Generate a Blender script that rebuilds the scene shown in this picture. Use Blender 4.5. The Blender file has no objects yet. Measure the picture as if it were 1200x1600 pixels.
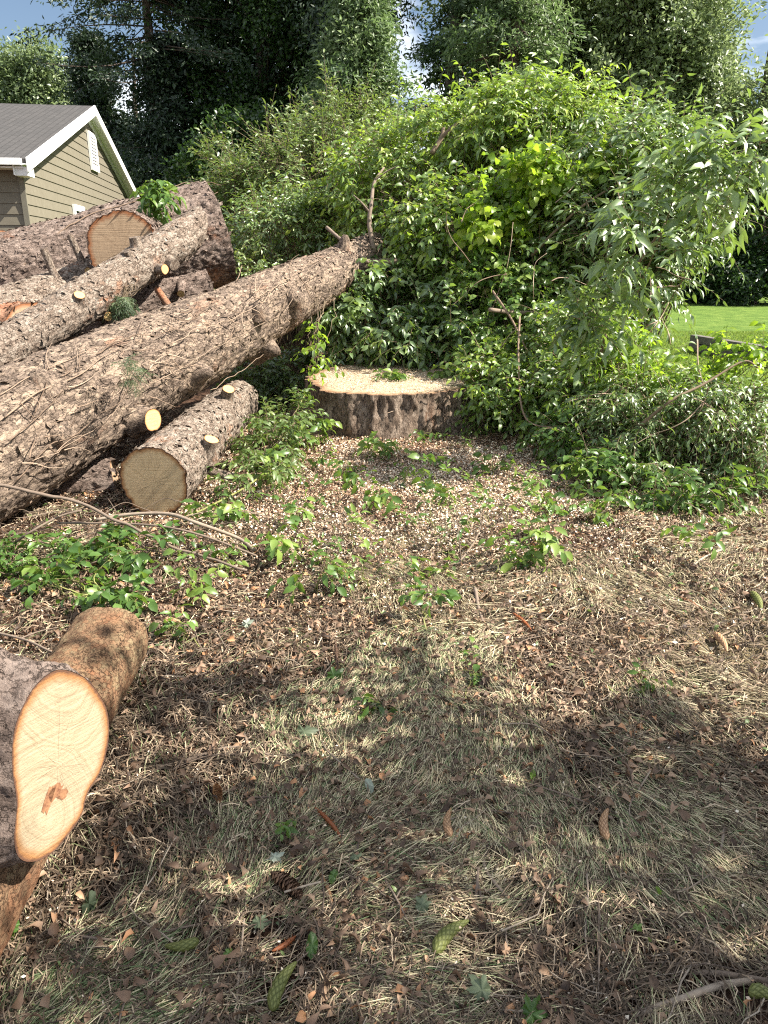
import bpy, math, random
import numpy as np
from mathutils import Vector, Matrix, Quaternion

# ------------------------------------------------------------------ camera
S = bpy.context.scene
COL = S.collection
F, CX, CY, HOR, CAMH = 1150.0, 600.0, 800.0, 405.0, 1.55
TH = math.atan((CY - HOR) / F)
FW = np.array([0, math.cos(TH), -math.sin(TH)])
UP = np.array([0, math.sin(TH), math.cos(TH)])
RT = np.array([1.0, 0, 0])
cam_d = bpy.data.cameras.new('camera')
cam_d.sensor_fit = 'VERTICAL'
cam_d.sensor_height = 36.0
cam_d.lens = 36.0 * F / 1600.0
cam_d.clip_start = 0.05
cam_d.clip_end = 2000.0
cam = bpy.data.objects.new('camera', cam_d)
cam.location = (0, 0, CAMH)
cam.rotation_euler = (math.pi / 2 - TH, 0, 0)
COL.objects.link(cam)
S.camera = cam

# ------------------------------------------------------------------ light
SUN_EL, SUN_AZ = math.radians(46), math.radians(-6)     # azimuth from +X towards +Y
SUN = np.array([math.cos(SUN_EL) * math.cos(SUN_AZ), math.cos(SUN_EL) * math.sin(SUN_AZ), math.sin(SUN_EL)])
sd = bpy.data.lights.new('sun', 'SUN')
sd.energy = 5.0
sd.angle = math.radians(0.55)
sd.color = (1.0, 0.93, 0.82)
so = bpy.data.objects.new('sun', sd)
so.rotation_euler = Vector(SUN).to_track_quat('Z', 'Y').to_euler()
COL.objects.link(so)
W = bpy.data.worlds.new('World')
S.world = W
W.use_nodes = True
wn = W.node_tree
wn.nodes.clear()
wo = wn.nodes.new('ShaderNodeOutputWorld')
wb = wn.nodes.new('ShaderNodeBackground')
wb.inputs[1].default_value = 0.05
sky = wn.nodes.new('ShaderNodeTexSky')
sky.sky_type = 'NISHITA'
sky.sun_disc = False
sky.sun_elevation = SUN_EL
sky.sun_rotation = math.pi / 2 - SUN_AZ
sky.air_density = 1.0
sky.dust_density = 1.2
tc = wn.nodes.new('ShaderNodeTexCoord')
mp = wn.nodes.new('ShaderNodeMapping')
mp.inputs['Scale'].default_value = (1.6, 1.6, 4.5)
mp.inputs['Location'].default_value = (0.7, 0.2, 0.35)
nz = wn.nodes.new('ShaderNodeTexNoise')
nz.inputs['Scale'].default_value = 2.3
nz.inputs['Detail'].default_value = 8
nz.inputs['Roughness'].default_value = 0.55
cr = wn.nodes.new('ShaderNodeMapRange')
cr.inputs[1].default_value = 0.45
cr.inputs[2].default_value = 0.60
cr.inputs[4].default_value = 0.85
mx = wn.nodes.new('ShaderNodeMix')
mx.data_type = 'RGBA'
mx.inputs[7].default_value = (14.0, 14.4, 15.0, 1)
wn.links.new(tc.outputs['Generated'], mp.inputs[0])
wn.links.new(mp.outputs[0], nz.inputs['Vector'])
wn.links.new(nz.outputs[0], cr.inputs[0])
wn.links.new(cr.outputs[0], mx.inputs[0])
wn.links.new(sky.outputs[0], mx.inputs[6])
wn.links.new(mx.outputs[2], wb.inputs[0])
wn.links.new(wb.outputs[0], wo.inputs[0])
S.view_settings.view_transform = 'Standard'
S.view_settings.look = 'None'
S.view_settings.exposure = 1.55
S.view_settings.gamma = 1.0
S.render.engine = 'CYCLES'
try:
    S.cycles.max_bounces = 6
    S.cycles.diffuse_bounces = 3
    S.cycles.glossy_bounces = 2
    S.cycles.transmission_bounces = 4
    S.cycles.transparent_max_bounces = 4
    S.cycles.use_denoising = False
    S.cycles.filter_width = 1.15
    S.cycles.sample_clamp_indirect = 3.0
    S.cycles.sample_clamp_direct = 12.0
except Exception:
    pass

# ------------------------------------------------------------------ geometry helpers
rng = np.random.default_rng(7)
random.seed(7)


def ray(px, py):
    return FW + RT * ((px - CX) / F) + UP * ((CY - py) / F)


def C(px, py, d):
    """point that is d metres in front of the camera plane"""
    return np.array([0, 0, CAMH]) + ray(px, py) * d


def PY(px, py, Y):
    """point of that pixel's ray at world distance Y"""
    r = ray(px, py)
    return np.array([0, 0, CAMH]) + r * (Y / r[1])


def G(px, py, z=0.0):
    r = ray(px, py)
    return np.array([0, 0, CAMH]) + r * ((z - CAMH) / r[2])


def proj(p):
    v = np.asarray(p, float) - np.array([0, 0, CAMH])
    d = v @ FW
    return CX + F * (v @ RT) / d, CY - F * (v @ UP) / d, d


def nrmz(v):
    v = np.asarray(v, float)
    return v / (np.linalg.norm(v, axis=-1, keepdims=True) + 1e-12)


def _h(ix, iy, iz, s):
    h = (ix.astype(np.int64) * 374761393 + iy.astype(np.int64) * 668265263 + iz.astype(np.int64) * 2147483629 + s * 974711) & 0xFFFFFFFF
    h = ((h ^ (h >> 13)) * 1274126177) & 0xFFFFFFFF
    h = (h ^ (h >> 16)) & 0xFFFFFFFF
    return h / 4294967295.0


def vn(p, s=0):
    """value noise in -1..1 for points (N,3)"""
    p = np.asarray(p, float)
    i = np.floor(p)
    f = p - i
    f = f * f * (3 - 2 * f)
    x, y, z = i[..., 0], i[..., 1], i[..., 2]
    fx, fy, fz = f[..., 0], f[..., 1], f[..., 2]
    r = 0
    for a in (0, 1):
        for b in (0, 1):
            for c in (0, 1):
                w = (fx if a else 1 - fx) * (fy if b else 1 - fy) * (fz if c else 1 - fz)
                r = r + w * _h(x + a, y + b, z + c, s)
    return r * 2 - 1


def fbm(p, s=0, o=3):
    r, a = 0, 1.0
    p = np.asarray(p, float)
    for k in range(o):
        r = r + a * vn(p * (2.03 ** k), s + k)
        a *= 0.5
    return r


def v2(x, y, sc, s=0):
    x = np.asarray(x, float)
    y = np.asarray(y, float)
    return vn(np.stack([x * sc, y * sc, np.zeros_like(x) + s * 7.3], -1), s)


def gh(x, y):
    """height of the ground"""
    x = np.asarray(x, float)
    y = np.asarray(y, float)
    near = np.clip((14 - y) / 6, 0, 1)
    h = 0.035 * v2(x, y, 0.8, 1) + (0.018 * v2(x, y, 2.7, 2) + 0.018 * v2(x, y, 7.0, 3) + 0.013 * v2(x, y, 18.0, 4)) * near
    # sawdust and soil heaped round the stump
    d = np.hypot(x - 0.02, y - 7.05)
    h = h + 0.05 * np.exp(-((d - 0.6) / 0.45) ** 2) * (d < 3)
    return h


class MB:
    """collects vertices, tris and quads with a per-vertex tint"""
    def __init__(s):
        s.v, s.q, s.t, s.a, s.n = [], [], [], [], 0

    def add(s, v, q=None, t=None, tint=0.5):
        v = np.asarray(v, np.float32).reshape(-1, 3)
        if q is not None and len(q):
            s.q.append(np.asarray(q, np.int64).reshape(-1, 4) + s.n)
        if t is not None and len(t):
            s.t.append(np.asarray(t, np.int64).reshape(-1, 3) + s.n)
        s.v.append(v)
        s.a.append(np.broadcast_to(np.asarray(tint, np.float32), (len(v),)))
        s.n += len(v)
        return s

    def build(s, name, mat, parent=None, smooth=True, extra=None, local=None):
        me = bpy.data.meshes.new(name)
        V = np.concatenate(s.v)
        if local is not None:
            V = V - np.asarray(local, np.float32)
        A = np.concatenate(s.a)
        q = np.concatenate(s.q) if s.q else np.zeros((0, 4), np.int64)
        t = np.concatenate(s.t) if s.t else np.zeros((0, 3), np.int64)
        me.vertices.add(len(V))
        me.vertices.foreach_set('co', V.astype(np.float32).ravel())
        loops = np.concatenate([q.ravel(), t.ravel()]).astype(np.int32)
        me.loops.add(len(loops))
        me.loops.foreach_set('vertex_index', loops)
        me.polygons.add(len(q) + len(t))
        st = np.concatenate([np.arange(len(q)) * 4, len(q) * 4 + np.arange(len(t)) * 3]).astype(np.int32)
        me.polygons.foreach_set('loop_start', st)
        me.polygons.foreach_set('use_smooth', np.full(len(st), smooth))
        at = me.attributes.new('tint', 'FLOAT', 'POINT')
        at.data.foreach_set('value', A.astype(np.float32))
        if extra:
            for k, arr in extra.items():
                e = me.attributes.new(k, 'FLOAT', 'POINT')
                e.data.foreach_set('value', np.asarray(arr, np.float32))
        me.update(calc_edges=True)
        me.validate()
        me.materials.append(mat)
        o = bpy.data.objects.new(name, me)
        COL.objects.link(o)
        if parent is not None:
            o.parent = parent
        return o


def tag(o, label=None, cat=None, group=None, kind=None):
    if label: o['label'] = label
    if cat: o['category'] = cat
    if group: o['group'] = group
    if kind: o['kind'] = kind
    return o


def empty(name, loc, label, cat, group=None, quat=None):
    o = bpy.data.objects.new(name, None)
    o.empty_display_size = 0.1
    o.location = [float(c) for c in loc]
    if quat is not None:
        o.rotation_mode = 'QUATERNION'
        o.rotation_quaternion = quat
    COL.objects.link(o)
    return tag(o, label, cat, group)


def tubes(mb, P, R, sides=4, tint=0.5, cap=False):
    """P (N,K,3), R (N,K)"""
    P = np.asarray(P, float)
    if P.ndim == 2:
        P = P[None]
    N, K, _ = P.shape
    R = np.broadcast_to(np.asarray(R, float), (N, K))
    T = nrmz(np.gradient(P, axis=1))
    main = nrmz(P[:, -1] - P[:, 0])
    ref = np.where(np.abs(main[:, 2:3]) > 0.8, np.array([[1.0, 0.13, 0]]), np.array([[0.11, 0.07, 1.0]]))
    n1 = nrmz(np.cross(T, ref[:, None, :]))
    n2 = np.cross(T, n1)
    a = np.arange(sides) * 2 * np.pi / sides
    V = P[:, :, None, :] + R[:, :, None, None] * (n1[:, :, None, :] * np.cos(a)[None, None, :, None] + n2[:, :, None, :] * np.sin(a)[None, None, :, None])
    idx = np.arange(N * K * sides).reshape(N, K, sides)
    i0, i1 = idx[:, :-1, :], idx[:, 1:, :]
    q = np.stack([i0, np.roll(i0, -1, 2), np.roll(i1, -1, 2), i1], -1).reshape(-1, 4)
    tt = np.asarray(tint, float)
    if tt.ndim:
        tt = np.repeat(tt, K * sides)
    t = None
    if cap:
        tl = []
        for k in range(1, sides - 1):
            tl.append(np.stack([idx[:, 0, 0], idx[:, 0, k + 1], idx[:, 0, k]], -1))
            tl.append(np.stack([idx[:, -1, 0], idx[:, -1, k], idx[:, -1, k + 1]], -1))
        t = np.concatenate(tl)
    mb.add(V, q, t, tt)


def bez(p0, p1, p2, K):
    t = np.linspace(0, 1, K)[None, :, None]
    return (1 - t) ** 2 * p0[:, None] + 2 * t * (1 - t) * p1[:, None] + t ** 2 * p2[:, None]


def spline(pts, n=8):
    """Catmull-Rom through the points"""
    p = np.asarray(pts, float)
    p = np.vstack([2 * p[0] - p[1], p, 2 * p[-1] - p[-2]])
    out = []
    for i in range(1, len(p) - 2):
        t = np.linspace(0, 1, n, endpoint=False)[:, None]
        a, b, c, d = p[i - 1], p[i], p[i + 1], p[i + 2]
        out.append(0.5 * (2 * b + (c - a) * t + (2 * a - 5 * b + 4 * c - d) * t ** 2 + (3 * b - a - 3 * c + d) * t ** 3))
    out.append(p[-2][None])
    return np.concatenate(out)


def leaves(mb, pos, d, n, L, Wd, tint, shape=(0.75, 0.95), curl=0.25, fold=0.25, simple=False):
    """leaf blades: pos base, d direction, n rough upward normal, L length, Wd full width"""
    N = len(pos)
    d = nrmz(d)
    side = nrmz(np.cross(d, n))
    up = nrmz(np.cross(side, d))
    L = np.broadcast_to(L, (N,))[:, None]
    h = np.broadcast_to(Wd, (N,))[:, None] * 0.5
    if simple:
        s0 = pos
        s3 = pos + d * L - up * (L * curl * 0.6)
        m = pos + d * (L * 0.45)
        l = m + side * h + up * h * fold
        r = m - side * h + up * h * fold
        V = np.stack([s0, l, s3, r], 1)
        b = np.arange(N)[:, None] * 4
        t = np.concatenate([b + np.array([0, 2, 1]), b + np.array([0, 3, 2])])
        mb.add(V, None, t, np.repeat(tint, 4))
        return
    s0 = pos
    s1 = pos + d * L * 0.33 + up * L * curl * 0.10
    s2 = pos + d * L * 0.68 - up * L * curl * 0.12
    s3 = pos + d * L - up * L * curl * 0.62
    fu = up * h * fold
    l1 = s1 + side * h * shape[1] + fu
    r1 = s1 - side * h * shape[1] + fu
    l2 = s2 + side * h * shape[0] + fu
    r2 = s2 - side * h * shape[0] + fu
    V = np.stack([s0, s1, s2, s3, l1, l2, r1, r2], 1)
    b = np.arange(N)[:, None] * 8
    t = np.concatenate([b + np.array(x) for x in ([0, 1, 4], [2, 3, 5], [0, 6, 1], [2, 7, 3])])
    q = np.concatenate([b + np.array(x) for x in ([1, 2, 5, 4], [1, 6, 7, 2])])
    mb.add(V, q, t, np.repeat(tint, 8))


def box(mb, c, sx, sy, sz, R=None, tint=0.5):
    v = np.array([[x, y, z] for x in (-.5, .5) for y in (-.5, .5) for z in (-.5, .5)]) * [sx, sy, sz]
    if R is not None:
        v = v @ np.asarray(R).T
    v = v + np.asarray(c)
    q = [[0, 1, 3, 2], [4, 6, 7, 5], [0, 4, 5, 1], [2, 3, 7, 6], [0, 2, 6, 4], [1, 5, 7, 3]]
    mb.add(v, q, None, tint)


# ------------------------------------------------------------------ materials
def newmat(name):
    m = bpy.data.materials.new(name)
    m.use_nodes = True
    nt = m.node_tree
    nt.nodes.clear()
    out = nt.nodes.new('ShaderNodeOutputMaterial')
    b = nt.nodes.new('ShaderNodeBsdfPrincipled')
    nt.links.new(b.outputs[0], out.inputs[0])
    return m, nt, b, out


def node(nt, typ, **kw):
    n = nt.nodes.new('ShaderNode' + typ)
    for k, v in kw.items():
        if k.startswith('i_'):
            key = k[2:]
            key = int(key) if key.isdigit() else key.replace('_', ' ')
            if hasattr(v, 'bl_idname') or isinstance(v, bpy.types.NodeSocket):
                nt.links.new(v, n.inputs[key])
            else:
                n.inputs[key].default_value = v
        else:
            setattr(n, k, v)
    return n


def noise(nt, vec, scale, detail=4, rough=0.6, dist=0.0):
    n = node(nt, 'TexNoise', i_Scale=scale, i_Detail=detail, i_Roughness=rough, i_Distortion=dist)
    if vec is not None:
        nt.links.new(vec, n.inputs['Vector'])
    return n.outputs[0]


def ramp(nt, fac, stops):
    r = nt.nodes.new('ShaderNodeValToRGB')
    e = r.color_ramp.elements
    while len(e) < len(stops):
        e.new(0.5)
    for el, (p, c) in zip(e, stops):
        el.position = p
        el.color = (*c, 1) if len(c) == 3 else c
    nt.links.new(fac, r.inputs[0])
    return r.outputs[0]


def mixc(nt, fac, a, b, mode='MIX'):
    m = nt.nodes.new('ShaderNodeMix')
    m.data_type = 'RGBA'
    m.blend_type = mode
    for sock, v in ((0, fac), (6, a), (7, b)):
        if isinstance(v, bpy.types.NodeSocket):
            nt.links.new(v, m.inputs[sock])
        else:
            m.inputs[sock].default_value = v if sock == 0 else (*v, 1) if len(v) == 3 else v
    return m.outputs[2]


def mrange(nt, v, a, b, c=0.0, d=1.0):
    m = nt.nodes.new('ShaderNodeMapRange')
    nt.links.new(v, m.inputs[0])
    for k, x in zip((1, 2, 3, 4), (a, b, c, d)):
        m.inputs[k].default_value = x
    return m.outputs[0]


def math_(nt, op, a, b=None):
    m = nt.nodes.new('ShaderNodeMath')
    m.operation = op
    for k, v in ((0, a), (1, b)):
        if v is None: continue
        if isinstance(v, bpy.types.NodeSocket): nt.links.new(v, m.inputs[k])
        else: m.inputs[k].default_value = v
    return m.outputs[0]


def attr(nt, name):
    a = nt.nodes.new('ShaderNodeAttribute')
    a.attribute_name = name
    return a.outputs['Fac']


def objco(nt, scale=(1, 1, 1)):
    t = nt.nodes.new('ShaderNodeTexCoord')
    m = nt.nodes.new('ShaderNodeMapping')
    m.inputs['Scale'].default_value = scale
    nt.links.new(t.outputs['Object'], m.inputs[0])
    return m.outputs[0]


def bump(nt, b, h, strength, dist):
    n = nt.nodes.new('ShaderNodeBump')
    n.inputs['Strength'].default_value = strength
    n.inputs['Distance'].default_value = dist
    nt.links.new(h, n.inputs['Height'])
    nt.links.new(n.outputs[0], b.inputs['Normal'])
    return n


def leafmat(name, stops, trans=0.3, rough=0.4, tcol=(0.32, 0.55, 0.05), spec=0.5):
    m, nt, b, out = newmat(name)
    c = ramp(nt, attr(nt, 'tint'), stops)
    nt.links.new(c, b.inputs['Base Color'])
    b.inputs['Roughness'].default_value = rough
    b.inputs['Specular IOR Level'].default_value = spec
    tr = nt.nodes.new('ShaderNodeBsdfTranslucent')
    nt.links.new(mixc(nt, 0.6, c, tcol, 'MIX'), tr.inputs[0])
    ms = nt.nodes.new('ShaderNodeMixShader')
    ms.inputs[0].default_value = trans
    nt.links.new(b.outputs[0], ms.inputs[1])
    nt.links.new(tr.outputs[0], ms.inputs[2])
    nt.links.new(ms.outputs[0], out.inputs[0])
    return m


def plainmat(name, stops, rough=0.8, nscale=30.0, bstr=0.4, bd=0.004, usetint=False, spec=0.3):
    m, nt, b, out = newmat(name)
    oc = objco(nt)
    n = noise(nt, oc, nscale, 5, 0.65)
    f = math_(nt, 'ADD', math_(nt, 'MULTIPLY', attr(nt, 'tint'), 0.7), math_(nt, 'MULTIPLY', n, 0.4)) if usetint else n
    nt.links.new(ramp(nt, f, stops), b.inputs['Base Color'])
    b.inputs['Roughness'].default_value = rough
    b.inputs['Specular IOR Level'].default_value = spec
    if bstr:
        bump(nt, b, n, bstr, bd)
    return m


def barkmat(name, dark, mid, light, red, scale=16.0, stretch=0.45, lichen=0.0, redamt=0.35, bd=0.012):
    """scaly bark: ragged flakes from warped noise, thin broken cracks between them"""
    m, nt, b, out = newmat(name)
    oc = objco(nt, (1, 1, stretch))
    warp = node(nt, 'TexNoise', i_Scale=scale * 1.1, i_Detail=6, i_Roughness=0.7)
    nt.links.new(oc, warp.inputs['Vector'])
    wv = nt.nodes.new('ShaderNodeVectorMath')
    wv.operation = 'MULTIPLY_ADD'
    nt.links.new(warp.outputs['Color'], wv.inputs[0])
    k = 1.7 / scale
    wv.inputs[1].default_value = (k, k, k)
    nt.links.new(oc, wv.inputs[2])
    vo = node(nt, 'TexVoronoi', feature='DISTANCE_TO_EDGE', i_Scale=scale * 1.9)
    nt.links.new(wv.outputs[0], vo.inputs['Vector'])
    vc = node(nt, 'TexVoronoi', i_Scale=scale * 1.9)
    nt.links.new(wv.outputs[0], vc.inputs['Vector'])
    fine = noise(nt, oc, scale * 5, 8, 0.75)
    big = noise(nt, oc, 3.1, 4, 0.6)
    med = noise(nt, oc, scale * 0.8, 7, 0.72, 0.6)
    sep = nt.nodes.new('ShaderNodeSeparateColor')
    nt.links.new(vc.outputs['Color'], sep.inputs[0])
    crack = mrange(nt, vo.outputs['Distance'], 0.0, 0.09)
    keep = mrange(nt, med, 0.42, 0.60, 0.0, 1.0)
    crack2 = math_(nt, 'MAXIMUM', mrange(nt, math_(nt, 'ADD', crack, math_(nt, 'MULTIPLY', fine, 0.8)), 0.35, 1.0), math_(nt, 'MULTIPLY', keep, 0.85))
    tone = math_(nt, 'ADD', math_(nt, 'MULTIPLY', sep.outputs[0], 0.12), math_(nt, 'ADD', math_(nt, 'MULTIPLY', med, 0.5), math_(nt, 'MULTIPLY', fine, 0.42)))
    plate = ramp(nt, tone, [(0.36, dark), (0.50, mid), (0.66, light)])
    col = mixc(nt, crack2, tuple(c * 0.45 for c in dark), plate)
    rm = mrange(nt, math_(nt, 'ADD', big, math_(nt, 'ADD', math_(nt, 'MULTIPLY', sep.outputs[1], 0.10), math_(nt, 'MULTIPLY', fine, 0.15))), 0.80 - redamt * 0.25, 0.92 - redamt * 0.25)
    col = mixc(nt, math_(nt, 'MULTIPLY', rm, 0.75), col, red)
    if lichen > 0:
        ln = noise(nt, oc, 30.0, 8, 0.8, 0.8)
        lm = mrange(nt, math_(nt, 'ADD', ln, math_(nt, 'MULTIPLY', big, 0.35)), 0.80 - lichen * 0.2, 0.88 - lichen * 0.2)
        col = mixc(nt, math_(nt, 'MULTIPLY', lm, 0.75), col, (0.44, 0.43, 0.38))
    nt.links.new(col, b.inputs['Base Color'])
    b.inputs['Roughness'].default_value = 0.95
    b.inputs['Specular IOR Level'].default_value = 0.15
    h = math_(nt, 'ADD', math_(nt, 'MULTIPLY', crack2, 0.45), math_(nt, 'ADD', math_(nt, 'MULTIPLY', fine, 0.55), math_(nt, 'ADD', math_(nt, 'MULTIPLY', sep.outputs[2], 0.15), math_(nt, 'MULTIPLY', med, 0.9))))
    bump(nt, b, h, 1.0, bd)
    return m


def woodmat(name, c1, c2, rim, spacing=0.008, speck=0.0, ringamt=0.5, radial=1.0):
    """sawn end grain: growth rings, radial streaks and checks, ragged rim of inner bark, saw marks"""
    m, nt, b, out = newmat(name)
    oc = objco(nt)
    r = attr(nt, 'ring')
    rad = attr(nt, 'rad')
    n = noise(nt, oc, 7.0, 5, 0.6)
    cxyz = nt.nodes.new('ShaderNodeCombineXYZ')
    nt.links.new(attr(nt, 'ca'), cxyz.inputs[0])
    nt.links.new(attr(nt, 'sa'), cxyz.inputs[1])
    nt.links.new(math_(nt, 'MULTIPLY', rad, 0.12), cxyz.inputs[2])
    streak = noise(nt, cxyz.outputs[0], 9.0, 6, 0.75)
    check = noise(nt, cxyz.outputs[0], 3.5, 3, 0.5)
    rw = math_(nt, 'ADD', r, math_(nt, 'MULTIPLY', math_(nt, 'SUBTRACT', n, 0.5), 0.035))
    # ring widths that vary: noise along the radius
    comb = nt.nodes.new('ShaderNodeCombineXYZ')
    nt.links.new(rw, comb.inputs[0])
    rn = noise(nt, comb.outputs[0], 1.0 / spacing, 3, 0.7)
    w = math_(nt, 'MULTIPLY', mrange(nt, rn, 0.42, 0.62), ringamt)
    col = mixc(nt, w, c1, c2)
    col = mixc(nt, mrange(nt, streak, 0.40, 0.68, 0.0, 0.45 * radial), col, tuple(min(1, x * 1.15) for x in c1))
    col = mixc(nt, mrange(nt, streak, 0.50, 0.36, 0.0, 0.35 * radial), col, tuple(x * 0.75 for x in c2))
    fine = noise(nt, oc, 240.0, 4, 0.75)
    col = mixc(nt, mrange(nt, fine, 0.45, 0.75, 0.0, 0.35), col, tuple(x * 0.6 for x in c2))
    patch = mrange(nt, noise(nt, oc, 6.0, 5, 0.65), 0.40, 0.62, 0.0, 0.4)
    col = mixc(nt, patch, col, tuple(x * 0.72 for x in c1))
    line = math_(nt, 'MULTIPLY', mrange(nt, math_(nt, 'ABSOLUTE', math_(nt, 'SUBTRACT', check, 0.60)), 0.010, 0.002), mrange(nt, rad, 0.3, 0.75, 0.7 * radial, 0.0))
    col = mixc(nt, line, col, (0.10, 0.06, 0.03))
    saw = nt.nodes.new('ShaderNodeTexNoise')
    saw.inputs['Scale'].default_value = 42
    saw.inputs['Detail'].default_value = 4
    mpn = nt.nodes.new('ShaderNodeMapping')
    mpn.inputs['Scale'].default_value = (0.08, 3.0, 1)
    mpn.inputs['Rotation'].default_value = (0, 0, 0.45)
    nt.links.new(oc, mpn.inputs[0])
    nt.links.new(mpn.outputs[0], saw.inputs['Vector'])
    col = mixc(nt, mrange(nt, saw.outputs[0], 0.5, 0.72, 0.0, 0.22), col, tuple(x * 0.7 for x in c2))
    rr = math_(nt, 'ADD', rad, math_(nt, 'MULTIPLY', math_(nt, 'SUBTRACT', noise(nt, oc, 22.0, 6, 0.7), 0.5), 0.13))
    col = mixc(nt, mrange(nt, rr, 0.84, 0.96), col, rim)
    col = mixc(nt, mrange(nt, rr, 0.955, 0.985), col, (0.10, 0.05, 0.03))
    if speck:
        sp = noise(nt, oc, 120.0, 5, 0.8)
        col = mixc(nt, mrange(nt, sp, 0.55, 0.62, 0, speck), col, (0.66, 0.56, 0.40))
        sp2 = noise(nt, oc, 40.0, 6, 0.8, 1.0)
        col = mixc(nt, mrange(nt, sp2, 0.55, 0.66, 0, speck), col, (0.20, 0.16, 0.08))
    nt.links.new(col, b.inputs['Base Color'])
    b.inputs['Roughness'].default_value = 0.8
    b.inputs['Specular IOR Level'].default_value = 0.2
    bump(nt, b, math_(nt, 'ADD', math_(nt, 'MULTIPLY', saw.outputs[0], 1.2), math_(nt, 'ADD', math_(nt, 'MULTIPLY', w, 0.25), math_(nt, 'SUBTRACT', math_(nt, 'MULTIPLY', fine, 0.8), line))), 0.8, 0.003)
    return m


M_BARK = barkmat('spruce_bark', (0.065, 0.047, 0.036), (0.20, 0.152, 0.12), (0.45, 0.345, 0.255), (0.28, 0.16, 0.105), 20, 0.4, 0.0, 0.30, 0.022)
M_BARK_DARK = barkmat('old_spruce_bark', (0.07, 0.05, 0.04), (0.20, 0.15, 0.125), (0.34, 0.27, 0.23), (0.20, 0.10, 0.06), 14, 0.6, 0.0, 0.25, 0.025)
M_BARK_GREY = barkmat('grey_lichen_bark', (0.09, 0.065, 0.05), (0.24, 0.185, 0.145), (0.42, 0.36, 0.30), (0.34, 0.15, 0.075), 24, 0.6, 0.22, 0.38, 0.02)
M_BARK_STUMP = barkmat('stump_bark', (0.07, 0.05, 0.038), (0.19, 0.14, 0.105), (0.33, 0.265, 0.21), (0.18, 0.09, 0.05), 18, 0.35, 0.0, 0.2, 0.03)
M_BARK_SMOOTH = barkmat('smooth_pine_bark', (0.10, 0.055, 0.034), (0.22, 0.135, 0.08), (0.26, 0.205, 0.12), (0.25, 0.115, 0.06), 30, 0.7, 0.0, 0.7, 0.014)
M_BARK_RED = barkmat('red_pine_bark', (0.10, 0.05, 0.03), (0.34, 0.18, 0.11), (0.46, 0.27, 0.18), (0.42, 0.17, 0.09), 26, 0.4, 0.0, 0.5, 0.010)
M_TRUNK = barkmat('tree_trunk_bark', (0.045, 0.034, 0.026), (0.09, 0.07, 0.055), (0.15, 0.12, 0.10), (0.08, 0.05, 0.03), 9, 0.3, 0.0, 0.2, 0.02)
M_WOOD = woodmat('fresh_cut_wood', (0.60, 0.44, 0.25), (0.44, 0.28, 0.13), (0.42, 0.19, 0.07), 0.010)
M_WOOD_DULL = woodmat('dull_cut_wood', (0.60, 0.46, 0.28), (0.42, 0.29, 0.15), (0.30, 0.15, 0.06), 0.009)
M_WOOD_GREY = woodmat('weathered_cut_wood', (0.40, 0.29, 0.19), (0.22, 0.14, 0.085), (0.26, 0.10, 0.04), 0.012)
M_WOOD_STUMP = woodmat('stump_cut_wood', (0.46, 0.38, 0.27), (0.32, 0.25, 0.16), (0.22, 0.12, 0.06), 0.016, speck=0.75)
M_STUB = woodmat('branch_cut_wood', (0.66, 0.48, 0.22), (0.50, 0.32, 0.13), (0.45, 0.2, 0.07), 0.005)
M_TWIG = plainmat('grey_twig', [(0.2, (0.07, 0.05, 0.04)), (0.6, (0.19, 0.145, 0.11)), (0.95, (0.38, 0.32, 0.25))], 0.85, 40, 0.5, 0.002, True)
M_STEM = plainmat('brown_stem', [(0.2, (0.06, 0.045, 0.03)), (0.6, (0.15, 0.11, 0.07)), (0.9, (0.26, 0.2, 0.13))], 0.8, 30, 0.4, 0.002, True)
M_VINE = plainmat('dry_vine', [(0.2, (0.09, 0.06, 0.04)), (0.6, (0.22, 0.155, 0.11)), (0.95, (0.40, 0.31, 0.23))], 0.85, 60, 0.4, 0.001, True)
M_GSTEM = plainmat('green_stem', [(0.2, (0.12, 0.13, 0.04)), (0.8, (0.26, 0.26, 0.09))], 0.6, 30, 0.2, 0.001)

# ------------------------------------------------------------------ ground
def grid_axis(a, b, step, far_lo, far_hi, k=1.22):
    mid = list(np.arange(a, b, step))
    lo, s, x = [], step, a
    while x > far_lo:
        s *= k
        x -= s
        lo.append(x)
    hi, s, x = [], step, mid[-1]
    while x < far_hi:
        s *= k
        x += s
        hi.append(x)
    return np.array(lo[::-1] + mid + hi)


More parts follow.
